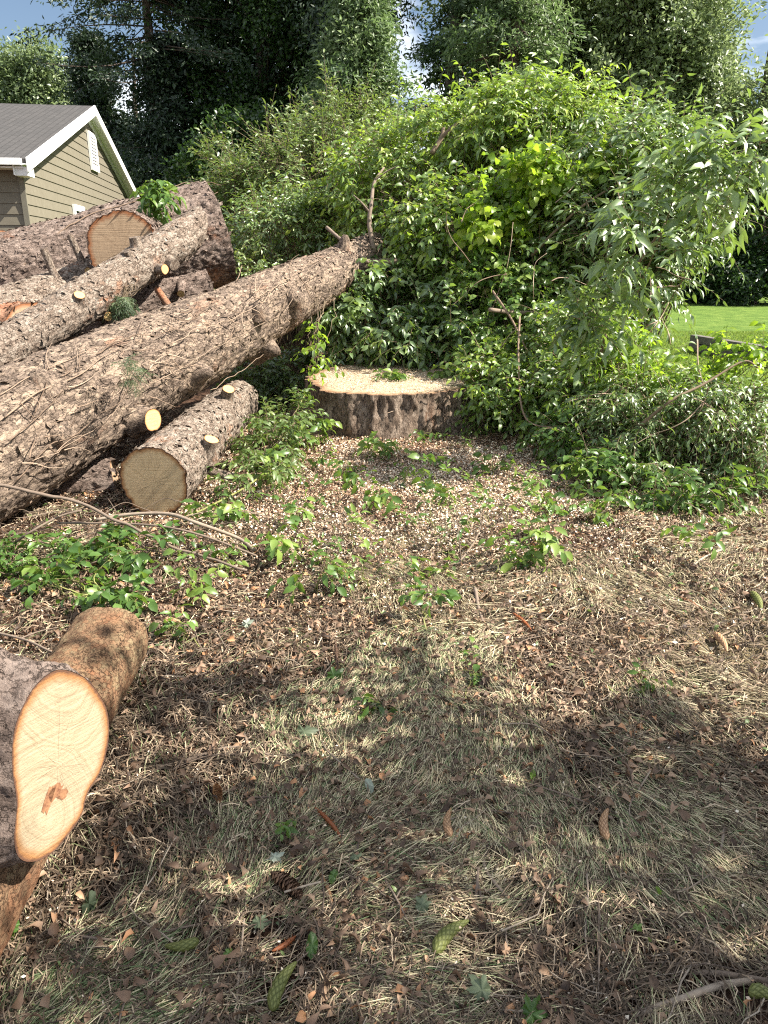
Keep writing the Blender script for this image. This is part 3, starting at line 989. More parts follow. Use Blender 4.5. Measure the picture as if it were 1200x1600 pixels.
def fork_log():
    px = [(92, 1046), (128, 1056), (152, 1080), (168, 1112), (170, 1155), (158, 1203), (137, 1240), (127, 1275), (104, 1308), (80, 1334), (52, 1347), (30, 1341), (22, 1312), (26, 1255), (19, 1200), (22, 1142), (40, 1095), (62, 1064)]
    c0 = C(95, 1195, 1.70)
    n = nrmz(np.array([0.80, -0.56, 0.24]))
    o = np.array([0, 0, CAMH])
    pts = []
    for p in px:
        v = ray(*p)
        pts.append(o + v * (((c0 - o) @ n) / (v @ n)))
    pts = np.array(pts)
    cl = np.vstack([pts, pts[:1]])
    e = spline(np.vstack([pts[-1:], cl, pts[1:2]]), 8)[8:-9]
    ex = nrmz(np.cross([0, 0, 1.0], n))
    ey = np.cross(n, ex)
    cen = pts.mean(0)
    Rm = Matrix((Vector(ex.tolist()), Vector(ey.tolist()), Vector(n.tolist()))).transposed().to_4x4()
    M = Matrix.Translation(Vector(cen.tolist())) @ Rm
    root = empty('forked_log', cen, 'forked log at the left edge with the large oval fresh cut face', 'log', 'felled logs lying in the heap', Rm.to_quaternion())
    B3 = np.stack([ex, ey, n], 1)
    loc = (e - cen) @ B3
    N = len(loc)
    # body, drawn back from the face
    ax = np.array([-0.97, 0.24, 0.0]) @ B3
    nz = 110
    t = np.linspace(0, 1.25, nz)
    ctr = loc.mean(0)
    ang = np.arctan2(loc[:, 1] - ctr[1], loc[:, 0] - ctr[0])
    up = np.array([0, 0, 1.0]) @ B3
    V = []
    for s in t:
        k = min(1, s / 0.6)
        sc = 1 + 0.10 * math.sin(min(s / 0.10, 1) * 1.57)
        ring = ctr + (loc - ctr) * (sc * (1 - 0.06 * k)) + ax * s
        nn = fbm(ring * 5 + 3.1, 61, 3)[:, None]
        fn = fbm(ring * 34, 66, 3)[:, None]
        dirs = nrmz(loc - ctr)
        ring = ring + dirs * (0.025 * nn * min(1, s / 0.08) + 0.008 * fn * min(1, s / 0.02))
        V.append(ring)
    V = np.array(V)
    idx = np.arange(nz * N).reshape(nz, N)
    a, b_ = idx[:-1], idx[1:]
    mb = MB()
    mb.add(V, np.stack([a, b_, np.roll(b_, -1, 1), np.roll(a, -1, 1)], -1))
    ob = mb.build('bark', M_BARK_DARK)
    place(ob, root, M, M)
    p_up = ((C(112, 1118, 1.70) - cen) @ B3)
    p_lo = ((C(62, 1290, 1.70) - cen) @ B3)
    disc('cut_face', loc * [0.995, 0.995, 1], ctr, woodmat('fork_cut_wood', (0.37, 0.30, 0.20), (0.21, 0.15, 0.085), (0.25, 0.12, 0.045), 0.0075, ringamt=0.65, radial=0.45), root, M, M, flip=True, nr=60,
         piths=[(p_up + [0.02, 0.13, 0], (1, 0.62, 1)), (p_lo + [0.0, 0.04, 0], (1, 0.8, 1))])
    # dark pitch stain near the bottom of the face
    st = MB()
    for (sx, sy, ln, w, rot) in ((88, 1237, 0.020, 0.012, 0.5), (75, 1250, 0.040, 0.008, 0.9), (98, 1240, 0.012, 0.012, 0.2)):
        v = ray(sx, sy)
        p = (o + v * (((c0 - o) @ n) / (v @ n)) - cen) @ B3
        k = 14
        aa = np.linspace(0, 2 * np.pi, k, endpoint=False)
        rr = 1 + 0.35 * rng.uniform(-1, 1, k)
        u = np.cos(aa) * ln * rr
        w_ = np.sin(aa) * w * rr
        vv = np.stack([p[0] + u * math.cos(rot) - w_ * math.sin(rot), p[1] + u * math.sin(rot) + w_ * math.cos(rot), np.full(k, 0.0012)], -1)
        cpt = np.array([[p[0], p[1], 0.0012]])
        vv = np.vstack([cpt, vv])
        st.add(vv, None, [[0, 1 + i, 1 + (i + 1) % k] for i in range(k)])
    s_o = st.build('pitch_stain', plainmat('pitch', [(0.3, (0.10, 0.035, 0.02)), (0.7, (0.30, 0.16, 0.08))], 0.6, 80, 0.2, 0.001))
    place(s_o, root, M, M)
    # oval knot scar on top of the bark
    kn = MB()
    return root


fork_log()

# knot log behind the fork
Kn = make_log('knotted_limb', 'reddish limb with a healed oval knot above the big oval cut face', C(72, 1078, 1.95), C(-140, 1110, 2.0), 0.062, 0.10, M_BARK_SMOOTH, M_WOOD_GREY, None, seed=71, lump=0.05, fine=0.003, dz=0.006, flakes=400, fsize=0.4)

# ------------------------------------------------------------------ stump
def stump():
    c = np.array([0.09, 7.12, 0.0])
    root = empty('stump', c, 'wide freshly cut tree stump covered in sawdust in front of the brush', 'stump')
    M = Matrix.Translation(Vector(c.tolist()))
    nph, nz = 320, 60
    ph = np.linspace(0, 2 * np.pi, nph, endpoint=False)
    t = np.linspace(0, 1, nz)
    T, PH = np.meshgrid(t, ph, indexing='ij')
    cs = np.stack([np.cos(PH), np.sin(PH), T * 0.3], -1)
    out = 1 + 0.055 * fbm(cs * 1.3, 81, 2) + 0.03 * np.maximum(0, fbm(cs * 3.2, 83, 2))
    flare = 0.30 * (1 - T) ** 2.2 * (1 + 1.1 * fbm(cs * 2.1, 85, 2)) + 0.02 * (1 - T)
    gro = 0.04 * np.abs(vn(np.stack([np.cos(PH) * 9, np.sin(PH) * 9, T * 0.9], -1), 87)) + 0.022 * fbm(np.stack([np.cos(PH) * 20, np.sin(PH) * 20, T * 4], -1), 88, 3)
    R = 0.80 * out + flare + gro
    X, Y = R * np.cos(PH), R * np.sin(PH)
    top = 0.478 + 0.045 * Y + 0.006 * fbm(cs * 3, 89, 2)
    Z = -0.08 + (top + 0.08) * T
    V = np.stack([X, Y, Z], -1)
    idx = np.arange(nz * nph).reshape(nz, nph)
    a, b_ = idx[:-1], idx[1:]
    mb = MB()
    mb.add(V, np.stack([a, np.roll(a, -1, 1), np.roll(b_, -1, 1), b_], -1))
    o = mb.build('bark', M_BARK_STUMP)
    place(o, root, M, M)
    e = V[-1]
    disc('cut_face', e, e.mean(0) + [0.03, 0.05, 0], M_WOOD_STUMP, root, M, M, flip=True, nr=60)


stump()


def sawdust_on_stump():
    n = 9000
    a = rng.uniform(0, 6.3, n)
    r = 0.74 * np.sqrt(rng.uniform(0, 1, n))
    x, y = r * np.cos(a), r * np.sin(a)
    pos = np.stack([x + 0.09, y + 7.12, 0.482 + 0.04 * y + rng.uniform(0.001, 0.010, n)], -1)
    aa = rng.uniform(0, 6.3, n)
    d = np.stack([np.cos(aa), np.sin(aa), rng.normal(0, 0.3, n)], -1)
    nn = np.stack([rng.normal(0, 0.4, n), rng.normal(0, 0.4, n), np.ones(n)], -1)
    L = rng.uniform(0.006, 0.018, n)
    mb = MB()
    leaves(mb, pos, d, nn, L, L * 0.5, np.clip(rng.normal(0.62, 0.2, n), 0, 1) * np.where(rng.uniform(0, 1, n) < 0.22, 0.1, 1), simple=True, curl=0.2)
    tag(mb.build('sawdust', bpy.data.materials['wood_chips']), 'pale sawdust lying on top of the wide stump', 'sawdust', kind='stuff')


sawdust_on_stump()

# ------------------------------------------------------------------ house
def house():
    M_SIDE = plainmat('tan_siding', [(0.3, (0.150, 0.134, 0.100)), (0.7, (0.18, 0.162, 0.124))], 0.7, 6, 0.1, 0.002)
    M_WHITE = plainmat('white_trim', [(0.3, (0.70, 0.70, 0.69)), (0.7, (0.80, 0.80, 0.79))], 0.5, 8, 0.1, 0.001)
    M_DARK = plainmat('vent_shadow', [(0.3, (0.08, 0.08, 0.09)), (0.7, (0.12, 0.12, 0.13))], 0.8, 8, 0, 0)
    m, nt, b, out = newmat('asphalt_shingles')
    oc = objco(nt)
    br = nt.nodes.new('ShaderNodeTexBrick')
    br.inputs['Scale'].default_value = 1.0
    br.inputs['Brick Width'].default_value = 0.32
    br.inputs['Row Height'].default_value = 0.15
    br.inputs['Mortar Size'].default_value = 0.014
    br.inputs['Color1'].default_value = (0.062, 0.058, 0.056, 1)
    br.inputs['Color2'].default_value = (0.045, 0.043, 0.042, 1)
    br.inputs['Mortar'].default_value = (0.025, 0.023, 0.022, 1)
    nt.links.new(oc, br.inputs[0])
    nn = noise(nt, oc, 3, 5, 0.7)
    nt.links.new(mixc(nt, mrange(nt, nn, 0.3, 0.7, 0, 0.5), br.outputs[0], (0.05, 0.047, 0.046)), b.inputs['Base Color'])
    b.inputs['Roughness'].default_value = 0.95
    bump(nt, b, br.outputs[1], -0.6, 0.01)
    M_ROOF = m
    x0 = C(35, 300, 14.6)
    x0[2] = 0
    dv = nrmz(np.array([-0.146, 0.989, 0]))          # along the gable wall
    nv = np.array([dv[1], -dv[0], 0])                 # outwards normal, to the right
    HW, ZE, ZP = 6.6, 3.38, 5.36
    root = empty('house', x0, 'tan clapboard house with white gable trim and a grey shingle roof', 'house')
    q = Matrix((Vector(dv.tolist()), Vector(nv.tolist()), Vector((0, 0, 1)))).transposed()  # local x along wall, y outwards
    if q.determinant() < 0:
        q = Matrix((Vector(dv.tolist()), Vector((-nv).tolist()), Vector((0, 0, 1)))).transposed()
        ysg = -1
    else:
        ysg = 1
    M = Matrix.Translation(Vector(x0.tolist())) @ q.to_4x4()
    root.rotation_mode = 'QUATERNION'
    root.rotation_quaternion = q.to_quaternion()

    def fin(mb, name, mat, parent=root, pM=None, smooth=False):
        o = mb.build(name, mat, smooth=smooth)
        if parent is root:
            o.parent = root
        else:
            o.parent = parent
        return o

    # local frame: x along gable wall, s*y outwards
    s = ysg
    slope = (ZP - ZE) / HW

    def roofz(x):
        return ZE + slope * (HW - abs(x - HW))
    w = MB()
    exp = 0.20
    k = 0
    z = 0.0
    while z < ZP:
        z1 = min(z + exp, ZP)

        def span(zz):
            if zz <= ZE: return 0.0, 2 * HW
            h = (zz - ZE) / slope
            return h, 2 * HW - h
        a0, a1 = span(z)
        b0, b1 = span(z1)
        w.add([[a0, s * 0.022, z], [a1, s * 0.022, z], [b1, s * 0.004, z1], [b0, s * 0.004, z1]], [[0, 1, 2, 3]])
        w.add([[a0, s * 0.022, z], [a1, s * 0.022, z], [a1, 0, z], [a0, 0, z]], [[0, 1, 2, 3]])
        if z < ZE:
            zz1 = min(z1, ZE)
            w.add([[-0.022, -s * 14, z], [-0.022, 0, z], [-0.004, 0, zz1], [-0.004, -s * 14, zz1]], [[0, 1, 2, 3]])
            w.add([[-0.022, -s * 14, z], [-0.022, 0, z], [0, 0, z], [0, -s * 14, z]], [[0, 1, 2, 3]])
        z += exp
    fin(w, 'siding', M_SIDE)
    cb = MB()
    box(cb, (-0.03, s * 0.02, ZE / 2), 0.03, 0.10, ZE)
    box(cb, (0.015, s * 0.035, ZE / 2), 0.11, 0.03, ZE)
    fin(cb, 'corner_board', plainmat('tan_corner', [(0.3, (0.15, 0.14, 0.107)), (0.7, (0.18, 0.168, 0.13))], 0.7, 6, 0, 0))
    # roof slabs
    OV, EV, TH_ = 0.28, 0.45, 0.09
    for sg, nm in ((0, 'roof'), (1, 'roof')):
        r = MB()
        xa, xb = (-EV, HW) if sg == 0 else (2 * HW + EV, HW)
        za, zb = ZE - EV * slope + 0.12, ZP + 0.12
        L = math.hypot(xb - xa, zb - za)
        v = []
        for (xx, zz) in ((xa, za), (xb, zb)):
            for yy in (s * OV, -s * 14):
                v += [[xx, yy, zz], [xx, yy, zz - TH_]]
        r.add(v, [[0, 4, 6, 2], [1, 3, 7, 5], [0, 1, 5, 4], [2, 6, 7, 3], [0, 2, 3, 1]])
        o = r.build(nm, M_ROOF, smooth=False)
        o.parent = root
    tr = MB()
    # rake boards
    for (xa, za, xb, zb) in ((-EV - 0.02, ZE - EV * slope, HW, ZP), (2 * HW + EV + 0.02, ZE - EV * slope, HW, ZP)):
        for (y0, y1, t0, t1) in ((OV, OV + 0.03, 0.045, -0.20), (0.022, OV, -0.06, -0.075), (0.024, 0.045, -0.08, -0.26)):
            v = []
            for (xx, zz) in ((xa, za), (xb, zb)):
                for yy in (y0, y1):
                    for tt in (t0, t1):
                        v.append([xx, s * yy, zz + 0.09 + tt])
            tr.add(v, [[0, 4, 5, 1], [2, 3, 7, 6], [0, 2, 6, 4], [1, 5, 7, 3], [0, 1, 3, 2]])
    fin(tr, 'rake_trim', M_WHITE)
    gt = MB()
    box(gt, (-EV - 0.06, -s * 6.9, ZE - EV * slope + 0.06), 0.12, 14.2, 0.12)
    fin(gt, 'gutter', M_WHITE)
    sf = MB()
    box(sf, (-EV / 2 - 0.0, -s * 6.9, ZE - EV * slope - 0.03), EV, 14.2, 0.03)
    box(sf, (-EV / 2 + 0.02, s * 0.15, ZE - EV * slope - 0.10), EV - 0.02, 0.24, 0.15)
    fin(sf, 'soffit', M_WHITE)
    # louvred vent near the peak
    vt = MB()
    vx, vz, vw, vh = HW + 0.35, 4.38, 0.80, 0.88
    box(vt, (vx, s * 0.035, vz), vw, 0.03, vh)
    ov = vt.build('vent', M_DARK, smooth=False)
    ov.parent = root
    fr = MB()
    for dx, dz, ww, hh in ((-vw / 2, 0, 0.1, vh + 0.1), (vw / 2, 0, 0.1, vh + 0.1), (0, vh / 2, vw - 0.1, 0.1), (0, -vh / 2, vw - 0.1, 0.1)):
        box(fr, (vx + dx, s * 0.055, vz + dz), ww, 0.06, hh)
    of = fr.build('frame', M_WHITE, smooth=False)
    of.parent = ov
    sl = MB()
    for i in range(10):
        zz = vz - vh / 2 + 0.09 + i * (vh - 0.14) / 9
        box(sl, (vx, s * 0.062, zz), vw - 0.1, 0.035, 0.045)
    os_ = sl.build('louvre', M_WHITE, smooth=False)
    os_.parent = ov
    # window with white casing low on the gable wall
    wx, wz, ww, wh = 4.4, 1.95, 1.0, 1.5
    wm = MB()
    box(wm, (wx, s * 0.03, wz), ww, 0.02, wh)
    mg, g_nt, gb, _ = newmat('window_glass')
    gb.inputs['Base Color'].default_value = (0.03, 0.04, 0.05, 1)
    gb.inputs['Roughness'].default_value = 0.05
    wo_ = wm.build('window', mg, smooth=False)
    wo_.parent = root
    wf = MB()
    for dx, dz, a_, h_ in ((-ww / 2, 0, 0.14, wh + 0.28), (ww / 2, 0, 0.14, wh + 0.28), (0, wh / 2 + 0.07, ww - 0.14, 0.14), (0, -wh / 2 - 0.07, ww - 0.14, 0.14), (0, 0, ww - 0.14, 0.05)):
        box(wf, (wx + dx, s * 0.05, wz + dz), a_, 0.05, h_)
    w2 = wf.build('frame', M_WHITE, smooth=False)
    w2.parent = wo_
    return


house()

# ------------------------------------------------------------------ foliage
GREEN = [(0.0, (0.06, 0.11, 0.022)), (0.45, (0.13, 0.22, 0.04)), (0.75, (0.22, 0.33, 0.055)), (1.0, (0.34, 0.42, 0.07))]
L_PILE = leafmat('brush_leaf', GREEN, 0.36, 0.46, (0.48, 0.70, 0.05), 1.0)
L_GLOSS = leafmat('glossy_leaf', [(0.0, (0.05, 0.10, 0.028)), (0.5, (0.11, 0.19, 0.05)), (1.0, (0.20, 0.29, 0.08))], 0.28, 0.44, (0.4, 0.60, 0.07), 1.3)
L_PALE = leafmat('pale_feathery_leaf', [(0.0, (0.07, 0.12, 0.03)), (0.5, (0.12, 0.18, 0.05)), (1.0, (0.20, 0.25, 0.08))], 0.32, 0.45, (0.32, 0.45, 0.06))
L_LIME = leafmat('lime_vine_leaf', [(0.0, (0.09, 0.17, 0.02)), (0.5, (0.17, 0.28, 0.03)), (1.0, (0.30, 0.36, 0.05))], 0.5, 0.4, (0.5, 0.75, 0.04))
L_SPRIG = leafmat('sprig_leaf', [(0.0, (0.045, 0.10, 0.02)), (0.5, (0.09, 0.17, 0.035)), (1.0, (0.2, 0.28, 0.06))], 0.3, 0.4, (0.35, 0.55, 0.05))
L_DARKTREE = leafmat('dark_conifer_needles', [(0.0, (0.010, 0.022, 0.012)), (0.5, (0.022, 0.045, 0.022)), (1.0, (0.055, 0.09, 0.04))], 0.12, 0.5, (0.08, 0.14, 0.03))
L_PINE = leafmat('white_pine_needles', [(0.0, (0.035, 0.065, 0.03)), (0.5, (0.09, 0.14, 0.065)), (1.0, (0.19, 0.25, 0.11))], 0.3, 0.45, (0.25, 0.4, 0.12))
L_DECID = leafmat('tree_leaf', [(0.0, (0.08, 0.12, 0.055)), (0.5, (0.18, 0.24, 0.115)), (1.0, (0.33, 0.39, 0.20))], 0.38, 0.40, (0.34, 0.44, 0.16), 0.6)
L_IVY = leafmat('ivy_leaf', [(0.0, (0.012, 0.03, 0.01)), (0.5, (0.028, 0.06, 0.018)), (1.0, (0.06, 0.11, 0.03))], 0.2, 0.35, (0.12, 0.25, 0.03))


def ell_nodes(ells, n, shell=0.45, wobk=0.2):
    """ells: (centre xyz, radii xyz)"""
    vol = np.array([e[1][0] * e[1][1] * e[1][2] for e in ells]) ** 0.8
    pick = rng.choice(len(ells), n, p=vol / vol.sum())
    u = nrmz(rng.normal(0, 1, (n, 3)))
    r = rng.uniform(shell ** 3, 1, n) ** (1 / 3)
    c = np.array([e[0] for e in ells])[pick]
    rd = np.array([e[1] for e in ells])[pick]
    wob = 1 + wobk * vn(u * 2.3 + pick[:, None] * 3.1, 5)
    return c + u * rd * (r * wob)[:, None], u, c


GP = 'leafy shrubs and cut branches making up the brush pile'


def shrub(name, label, cat, ells_px, nodes, per, tw_len, nl, L, Wd, lmat, base=None, droop=0.35, shape=(0.75, 0.95), curl=0.3, group=None, stem_r=0.012, tint_mu=0.5, outw=0.8, stemmat=None, simple=False, zmin=0.03, tint_sd=0.2, limbs=None, opposite=False, shell=0.45, vis=1.0):
    if group == GP:
        per, L, Wd, nl = int(per * 1.25), L * 0.95, Wd * 0.95, nl
    ells = [(C(a[0], a[1], a[2]), tuple(q_ * 0.93 for q_ in a[3])) for a in ells_px]
    nd, u, c = ell_nodes(ells, nodes, shell)
    nd[:, 2] = np.maximum(nd[:, 2], gh(nd[:, 0], nd[:, 1]) + zmin)
    cen = np.mean([e[0] for e in ells], axis=0)
    if base is None:
        base = np.array([cen[0], cen[1], 0.0])
        base[2] = float(gh(base[0], base[1]))
    base = np.asarray(base, float)
    root = empty(name, base, label, cat, group)
    # stems from the base to the nodes
    ms = MB()
    nb = nodes if limbs is None else min(limbs, nodes)
    sel = rng.choice(nodes, nb, replace=False)
    p0 = np.broadcast_to(base, (nb, 3)) + rng.normal(0, 0.06, (nb, 3)) * [1, 1, 0.2]
    p2 = nd[sel]
    mid = (p0 + p2) / 2 + rng.normal(0, 0.10, (nb, 3)) * np.linalg.norm(p2 - p0, axis=1)[:, None]
    mid[:, 2] += 0.25 * np.abs(p2[:, 2] - p0[:, 2])
    P = bez(p0, mid, p2, 9)
    P[:, 1:-1] += rng.normal(0, 0.012, P[:, 1:-1].shape)
    P[..., 2] = np.maximum(P[..., 2], gh(P[..., 0], P[..., 1]) + 0.01)
    tubes(ms, P, np.linspace(1, 0.3, 9)[None] * stem_r * rng.uniform(0.6, 1.3, (nb, 1)), 5, rng.uniform(0.3, 0.8, nb))
    # twigs
    N = nodes * per
    o = np.repeat(nd, per, 0) + rng.normal(0, tw_len * 0.12, (N, 3))
    uu = np.repeat(u, per, 0)
    d = nrmz(uu * outw + rng.normal(0, 0.65, (N, 3)) + [0, 0, 0.15])
    ln = tw_len * rng.uniform(0.55, 1.25, N)
    shoot = (rng.uniform(0, 1, N) < 0.13) & (tw_len > 0.18)
    ln = np.where(shoot, ln * 1.6, ln)
    d = nrmz(d + shoot[:, None] * np.array([0, 0, 0.35]))
    e = o + d * ln[:, None]
    e[:, 2] -= droop * ln * np.where(shoot, 0.5, 1)
    md = (o + e) / 2 + [0, 0, 1] * (droop * 0.5 * ln)[:, None]
    K = 6
    P = bez(o, md, e, K)
    P[..., 2] = np.maximum(P[..., 2], gh(P[..., 0], P[..., 1]) + 0.01)
    tubes(ms, P, np.linspace(1, 0.35, K)[None] * stem_r * 0.28, 3, rng.uniform(0.4, 0.9, N))
    ms.build('stem', stemmat or M_STEM, root, local=base)
    # leaves
    M_ = nl
    tt = np.linspace(0.12, 1.0, M_)
    t = np.broadcast_to(tt, (N, M_)) + rng.normal(0, 0.02, (N, M_))
    t = np.clip(t, 0, 1)[..., None]
    pos = (1 - t) ** 2 * o[:, None] + 2 * t * (1 - t) * md[:, None] + t ** 2 * e[:, None]
    tan = nrmz(2 * (1 - t) * (md - o)[:, None] + 2 * t * (e - md)[:, None])
    ref = nrmz(np.cross(tan, np.array([0.05, 0.03, 1.0])))
    sgn = np.where(np.arange(M_) % 2 == 0, 1, -1)[None, :, None]
    last = (np.arange(M_) == M_ - 1)[None, :, None]
    ld = tan * np.where(last, 1.0, 0.55) + ref * sgn * np.where(last, 0.0, 0.95) + rng.normal(0, 0.28, (N, M_, 3)) + np.array([0, 0, -0.38 * (droop > 0.2) - 0.05])
    ln_ = rng.normal(0, 0.75, (N, M_, 3)) + np.array([0.15, -0.25, 0.8]) + 0.35 * uu[:, None]
    pos = pos.reshape(-1, 3)
    pos[:, 2] = np.maximum(pos[:, 2], gh(pos[:, 0], pos[:, 1]) + 0.012)
    k = rng.uniform(0, 1, len(pos)) < vis
    n_ = int(k.sum())
    Ls = L * rng.uniform(0.45, 1.3, n_)
    tw_t = np.repeat(rng.normal(tint_mu, tint_sd, N) + np.repeat(rng.normal(0, 0.16, nodes), per), M_)[k] + rng.normal(0, 0.12, n_)
    ml = MB()
    leaves(ml, pos[k], ld.reshape(-1, 3)[k], ln_.reshape(-1, 3)[k], Ls, Ls * (Wd / L) * rng.uniform(0.8, 1.15, n_), np.clip(tw_t, 0, 1), shape, curl, 0.3, simple)
    ml.build('foliage', lmat, root, local=base)
    return root


GP = 'leafy shrubs and cut branches making up the brush pile'
# back left of the pile
shrub('feathery_shrub', 'pale yellow green feathery shrub behind the end of the thickest log', 'shrub',
      [(470, 300, 10.6, (1.15, 0.8, 0.95)), (540, 215, 10.8, (0.55, 0.5, 0.6)), (600, 260, 10.6, (0.6, 0.5, 0.6))], 190, 9, 0.42, 9, 0.085, 0.026, L_PALE, group=GP, droop=0.1, simple=False, shell=0.3)
shrub('small_leaved_shrub', 'small light green shrub peeping over the thickest log, left end of the brush', 'shrub',
      [(355, 285, 10.8, (0.42, 0.5, 0.55)), (385, 330, 10.4, (0.5, 0.5, 0.6))], 60, 8, 0.3, 8, 0.075, 0.035, L_PALE, group=GP, droop=0.15, tint_mu=0.35)
shrub('silvery_shrub', 'silvery green glossy shrub just right of the thickest log end', 'shrub',
      [(430, 385, 9.6, (0.75, 0.6, 0.65)), (520, 370, 9.8, (0.8, 0.6, 0.6)), (400, 440, 9.2, (0.35, 0.4, 0.25))], 130, 8, 0.34, 9, 0.08, 0.028, L_GLOSS, group=GP, droop=0.3, tint_mu=0.6)
shrub('leafy_bough', 'mid green leafy bough arching over the tip of the longest log', 'bough',
      [(630, 300, 9.0, (0.8, 0.7, 0.75)), (680, 235, 9.0, (0.65, 0.6, 0.5)), (560, 330, 9.4, (0.5, 0.5, 0.5))], 150, 8, 0.36, 9, 0.085, 0.040, L_PILE, group=GP, droop=0.3, tint_mu=0.55)
shrub('compound_leaved_bough', 'dark glossy bough hanging down just behind the wide stump', 'bough',
      [(620, 490, 7.9, (0.75, 0.5, 0.5)), (560, 520, 8.0, (0.45, 0.4, 0.35)), (690, 540, 7.7, (0.5, 0.4, 0.35)), (590, 440, 8.3, (0.4, 0.4, 0.3))], 120, 8, 0.34, 11, 0.10, 0.044, L_GLOSS, group=GP, droop=0.55, tint_mu=0.45)
shrub('tall_bough', 'tallest bough of the brush with narrow drooping leaves against the dark trees', 'bough',
      [(790, 225, 8.4, (0.75, 0.6, 0.55)), (840, 185, 8.4, (0.5, 0.5, 0.4)), (900, 215, 8.2, (0.6, 0.55, 0.45))], 150, 8, 0.38, 10, 0.105, 0.034, L_PILE, group=GP, droop=0.4, tint_mu=0.6)
shrub('tangled_branches', 'thick tangle of green leaves and bare stems in the middle of the brush', 'brush',
      [(720, 370, 8.1, (0.75, 0.6, 0.65)), (800, 430, 7.9, (0.8, 0.6, 0.65)), (880, 350, 8.0, (0.8, 0.6, 0.7))], 230, 8, 0.36, 9, 0.085, 0.046, L_PILE, group=GP, droop=0.4, tint_mu=0.4)
shrub('lime_vine', 'bright lime green round leaved vine climbing the middle of the brush', 'vine',
      [(800, 300, 7.4, (0.32, 0.2, 0.26)), (770, 340, 7.3, (0.26, 0.2, 0.24)), (860, 285, 7.3, (0.3, 0.2, 0.22)), (950, 270, 7.2, (0.2, 0.2, 0.15))], 46, 7, 0.22, 7, 0.085, 0.075, L_LIME, group=GP, droop=0.25, shape=(0.95, 0.95), limbs=10, stem_r=0.007)
shrub('yellow_green_vine', 'yellow green oval leaved vine low in the brush right of the stump', 'vine',
      [(770, 470, 7.3, (0.5, 0.25, 0.4)), (740, 560, 7.2, (0.4, 0.25, 0.3)), (830, 530, 7.1, (0.45, 0.25, 0.35))], 80, 7, 0.28, 8, 0.075, 0.05, L_SPRIG, group=GP, droop=0.45, shape=(0.85, 0.95), limbs=30, stem_r=0.007, tint_mu=0.55)
shrub('narrow_leaved_bough', 'narrow leaved grey green bough in the upper right of the brush', 'bough',
      [(980, 270, 7.4, (0.7, 0.55, 0.6)), (1050, 310, 7.2, (0.55, 0.5, 0.5)), (970, 400, 7.2, (0.55, 0.5, 0.5))], 170, 8, 0.4, 10, 0.11, 0.034, L_GLOSS, group=GP, droop=0.3, tint_mu=0.55)
shrub('drooping_bough', 'near bough with the largest lance shaped leaves at the right edge of the brush', 'bough',
      [(1080, 300, 4.9, (0.26, 0.3, 0.20)), (1000, 380, 5.0, (0.26, 0.3, 0.22)), (1150, 245, 4.8, (0.2, 0.3, 0.12)), (940, 490, 5.2, (0.2, 0.25, 0.22))], 36, 4, 0.28, 7, 0.14, 0.042, L_GLOSS, base=G(935, 640), group=GP, droop=0.22, tint_mu=0.62, curl=0.5, limbs=7, stem_r=0.009, tint_sd=0.3)
shrub('dark_green_brush', 'dark green shaded brush at the foot of the pile, right of the stump', 'brush',
      [(820, 620, 6.6, (0.6, 0.45, 0.35)), (900, 560, 6.7, (0.6, 0.5, 0.45)), (950, 620, 6.2, (0.5, 0.4, 0.35)), (770, 600, 6.9, (0.35, 0.3, 0.25))], 170, 8, 0.3, 9, 0.075, 0.036, L_PILE, group=GP, droop=0.4, tint_mu=0.35)
shrub('fern_leaved_brush', 'low fine leaved brush drooping at the right edge above the bare ground', 'brush',
      [(1010, 660, 5.6, (0.5, 0.4, 0.3)), (1110, 650, 5.4, (0.5, 0.35, 0.26)), (1180, 690, 5.2, (0.3, 0.3, 0.22)), (1040, 730, 5.2, (0.3, 0.25, 0.16))], 150, 8, 0.26, 11, 0.055, 0.018, L_GLOSS, group=GP, droop=0.6, tint_mu=0.6, limbs=60)
shrub('ground_edge_brush', 'leafy brush spilling on the ground at the lower right of the pile', 'brush',
      [(1040, 770, 4.9, (0.28, 0.25, 0.10)), (1110, 770, 4.8, (0.2, 0.2, 0.08)), (960, 730, 5.3, (0.25, 0.2, 0.10)), (900, 680, 5.9, (0.35, 0.3, 0.14))], 60, 6, 0.2, 7, 0.075, 0.035, L_SPRIG, group=GP, droop=0.4, tint_mu=0.3, limbs=30)
shrub('gold_green_vine', 'gold green vine with curling stems in front of the lawn at the right', 'vine',
      [(1140, 545, 5.6, (0.26, 0.2, 0.10)), (1070, 605, 5.6, (0.35, 0.25, 0.10)), (1190, 575, 5.5, (0.2, 0.2, 0.10)), (975, 560, 5.9, (0.22, 0.25, 0.25))], 44, 5, 0.22, 6, 0.07, 0.042, L_LIME, group=GP, droop=0.45, limbs=24, stem_r=0.006, tint_mu=0.35)

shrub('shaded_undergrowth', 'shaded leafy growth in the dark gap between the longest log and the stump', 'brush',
      [(450, 585, 8.3, (0.45, 0.3, 0.25)), (400, 600, 8.3, (0.4, 0.3, 0.2))], 60, 7, 0.25, 8, 0.07, 0.032, L_GLOSS, group=GP, droop=0.3, tint_mu=0.2, limbs=30)

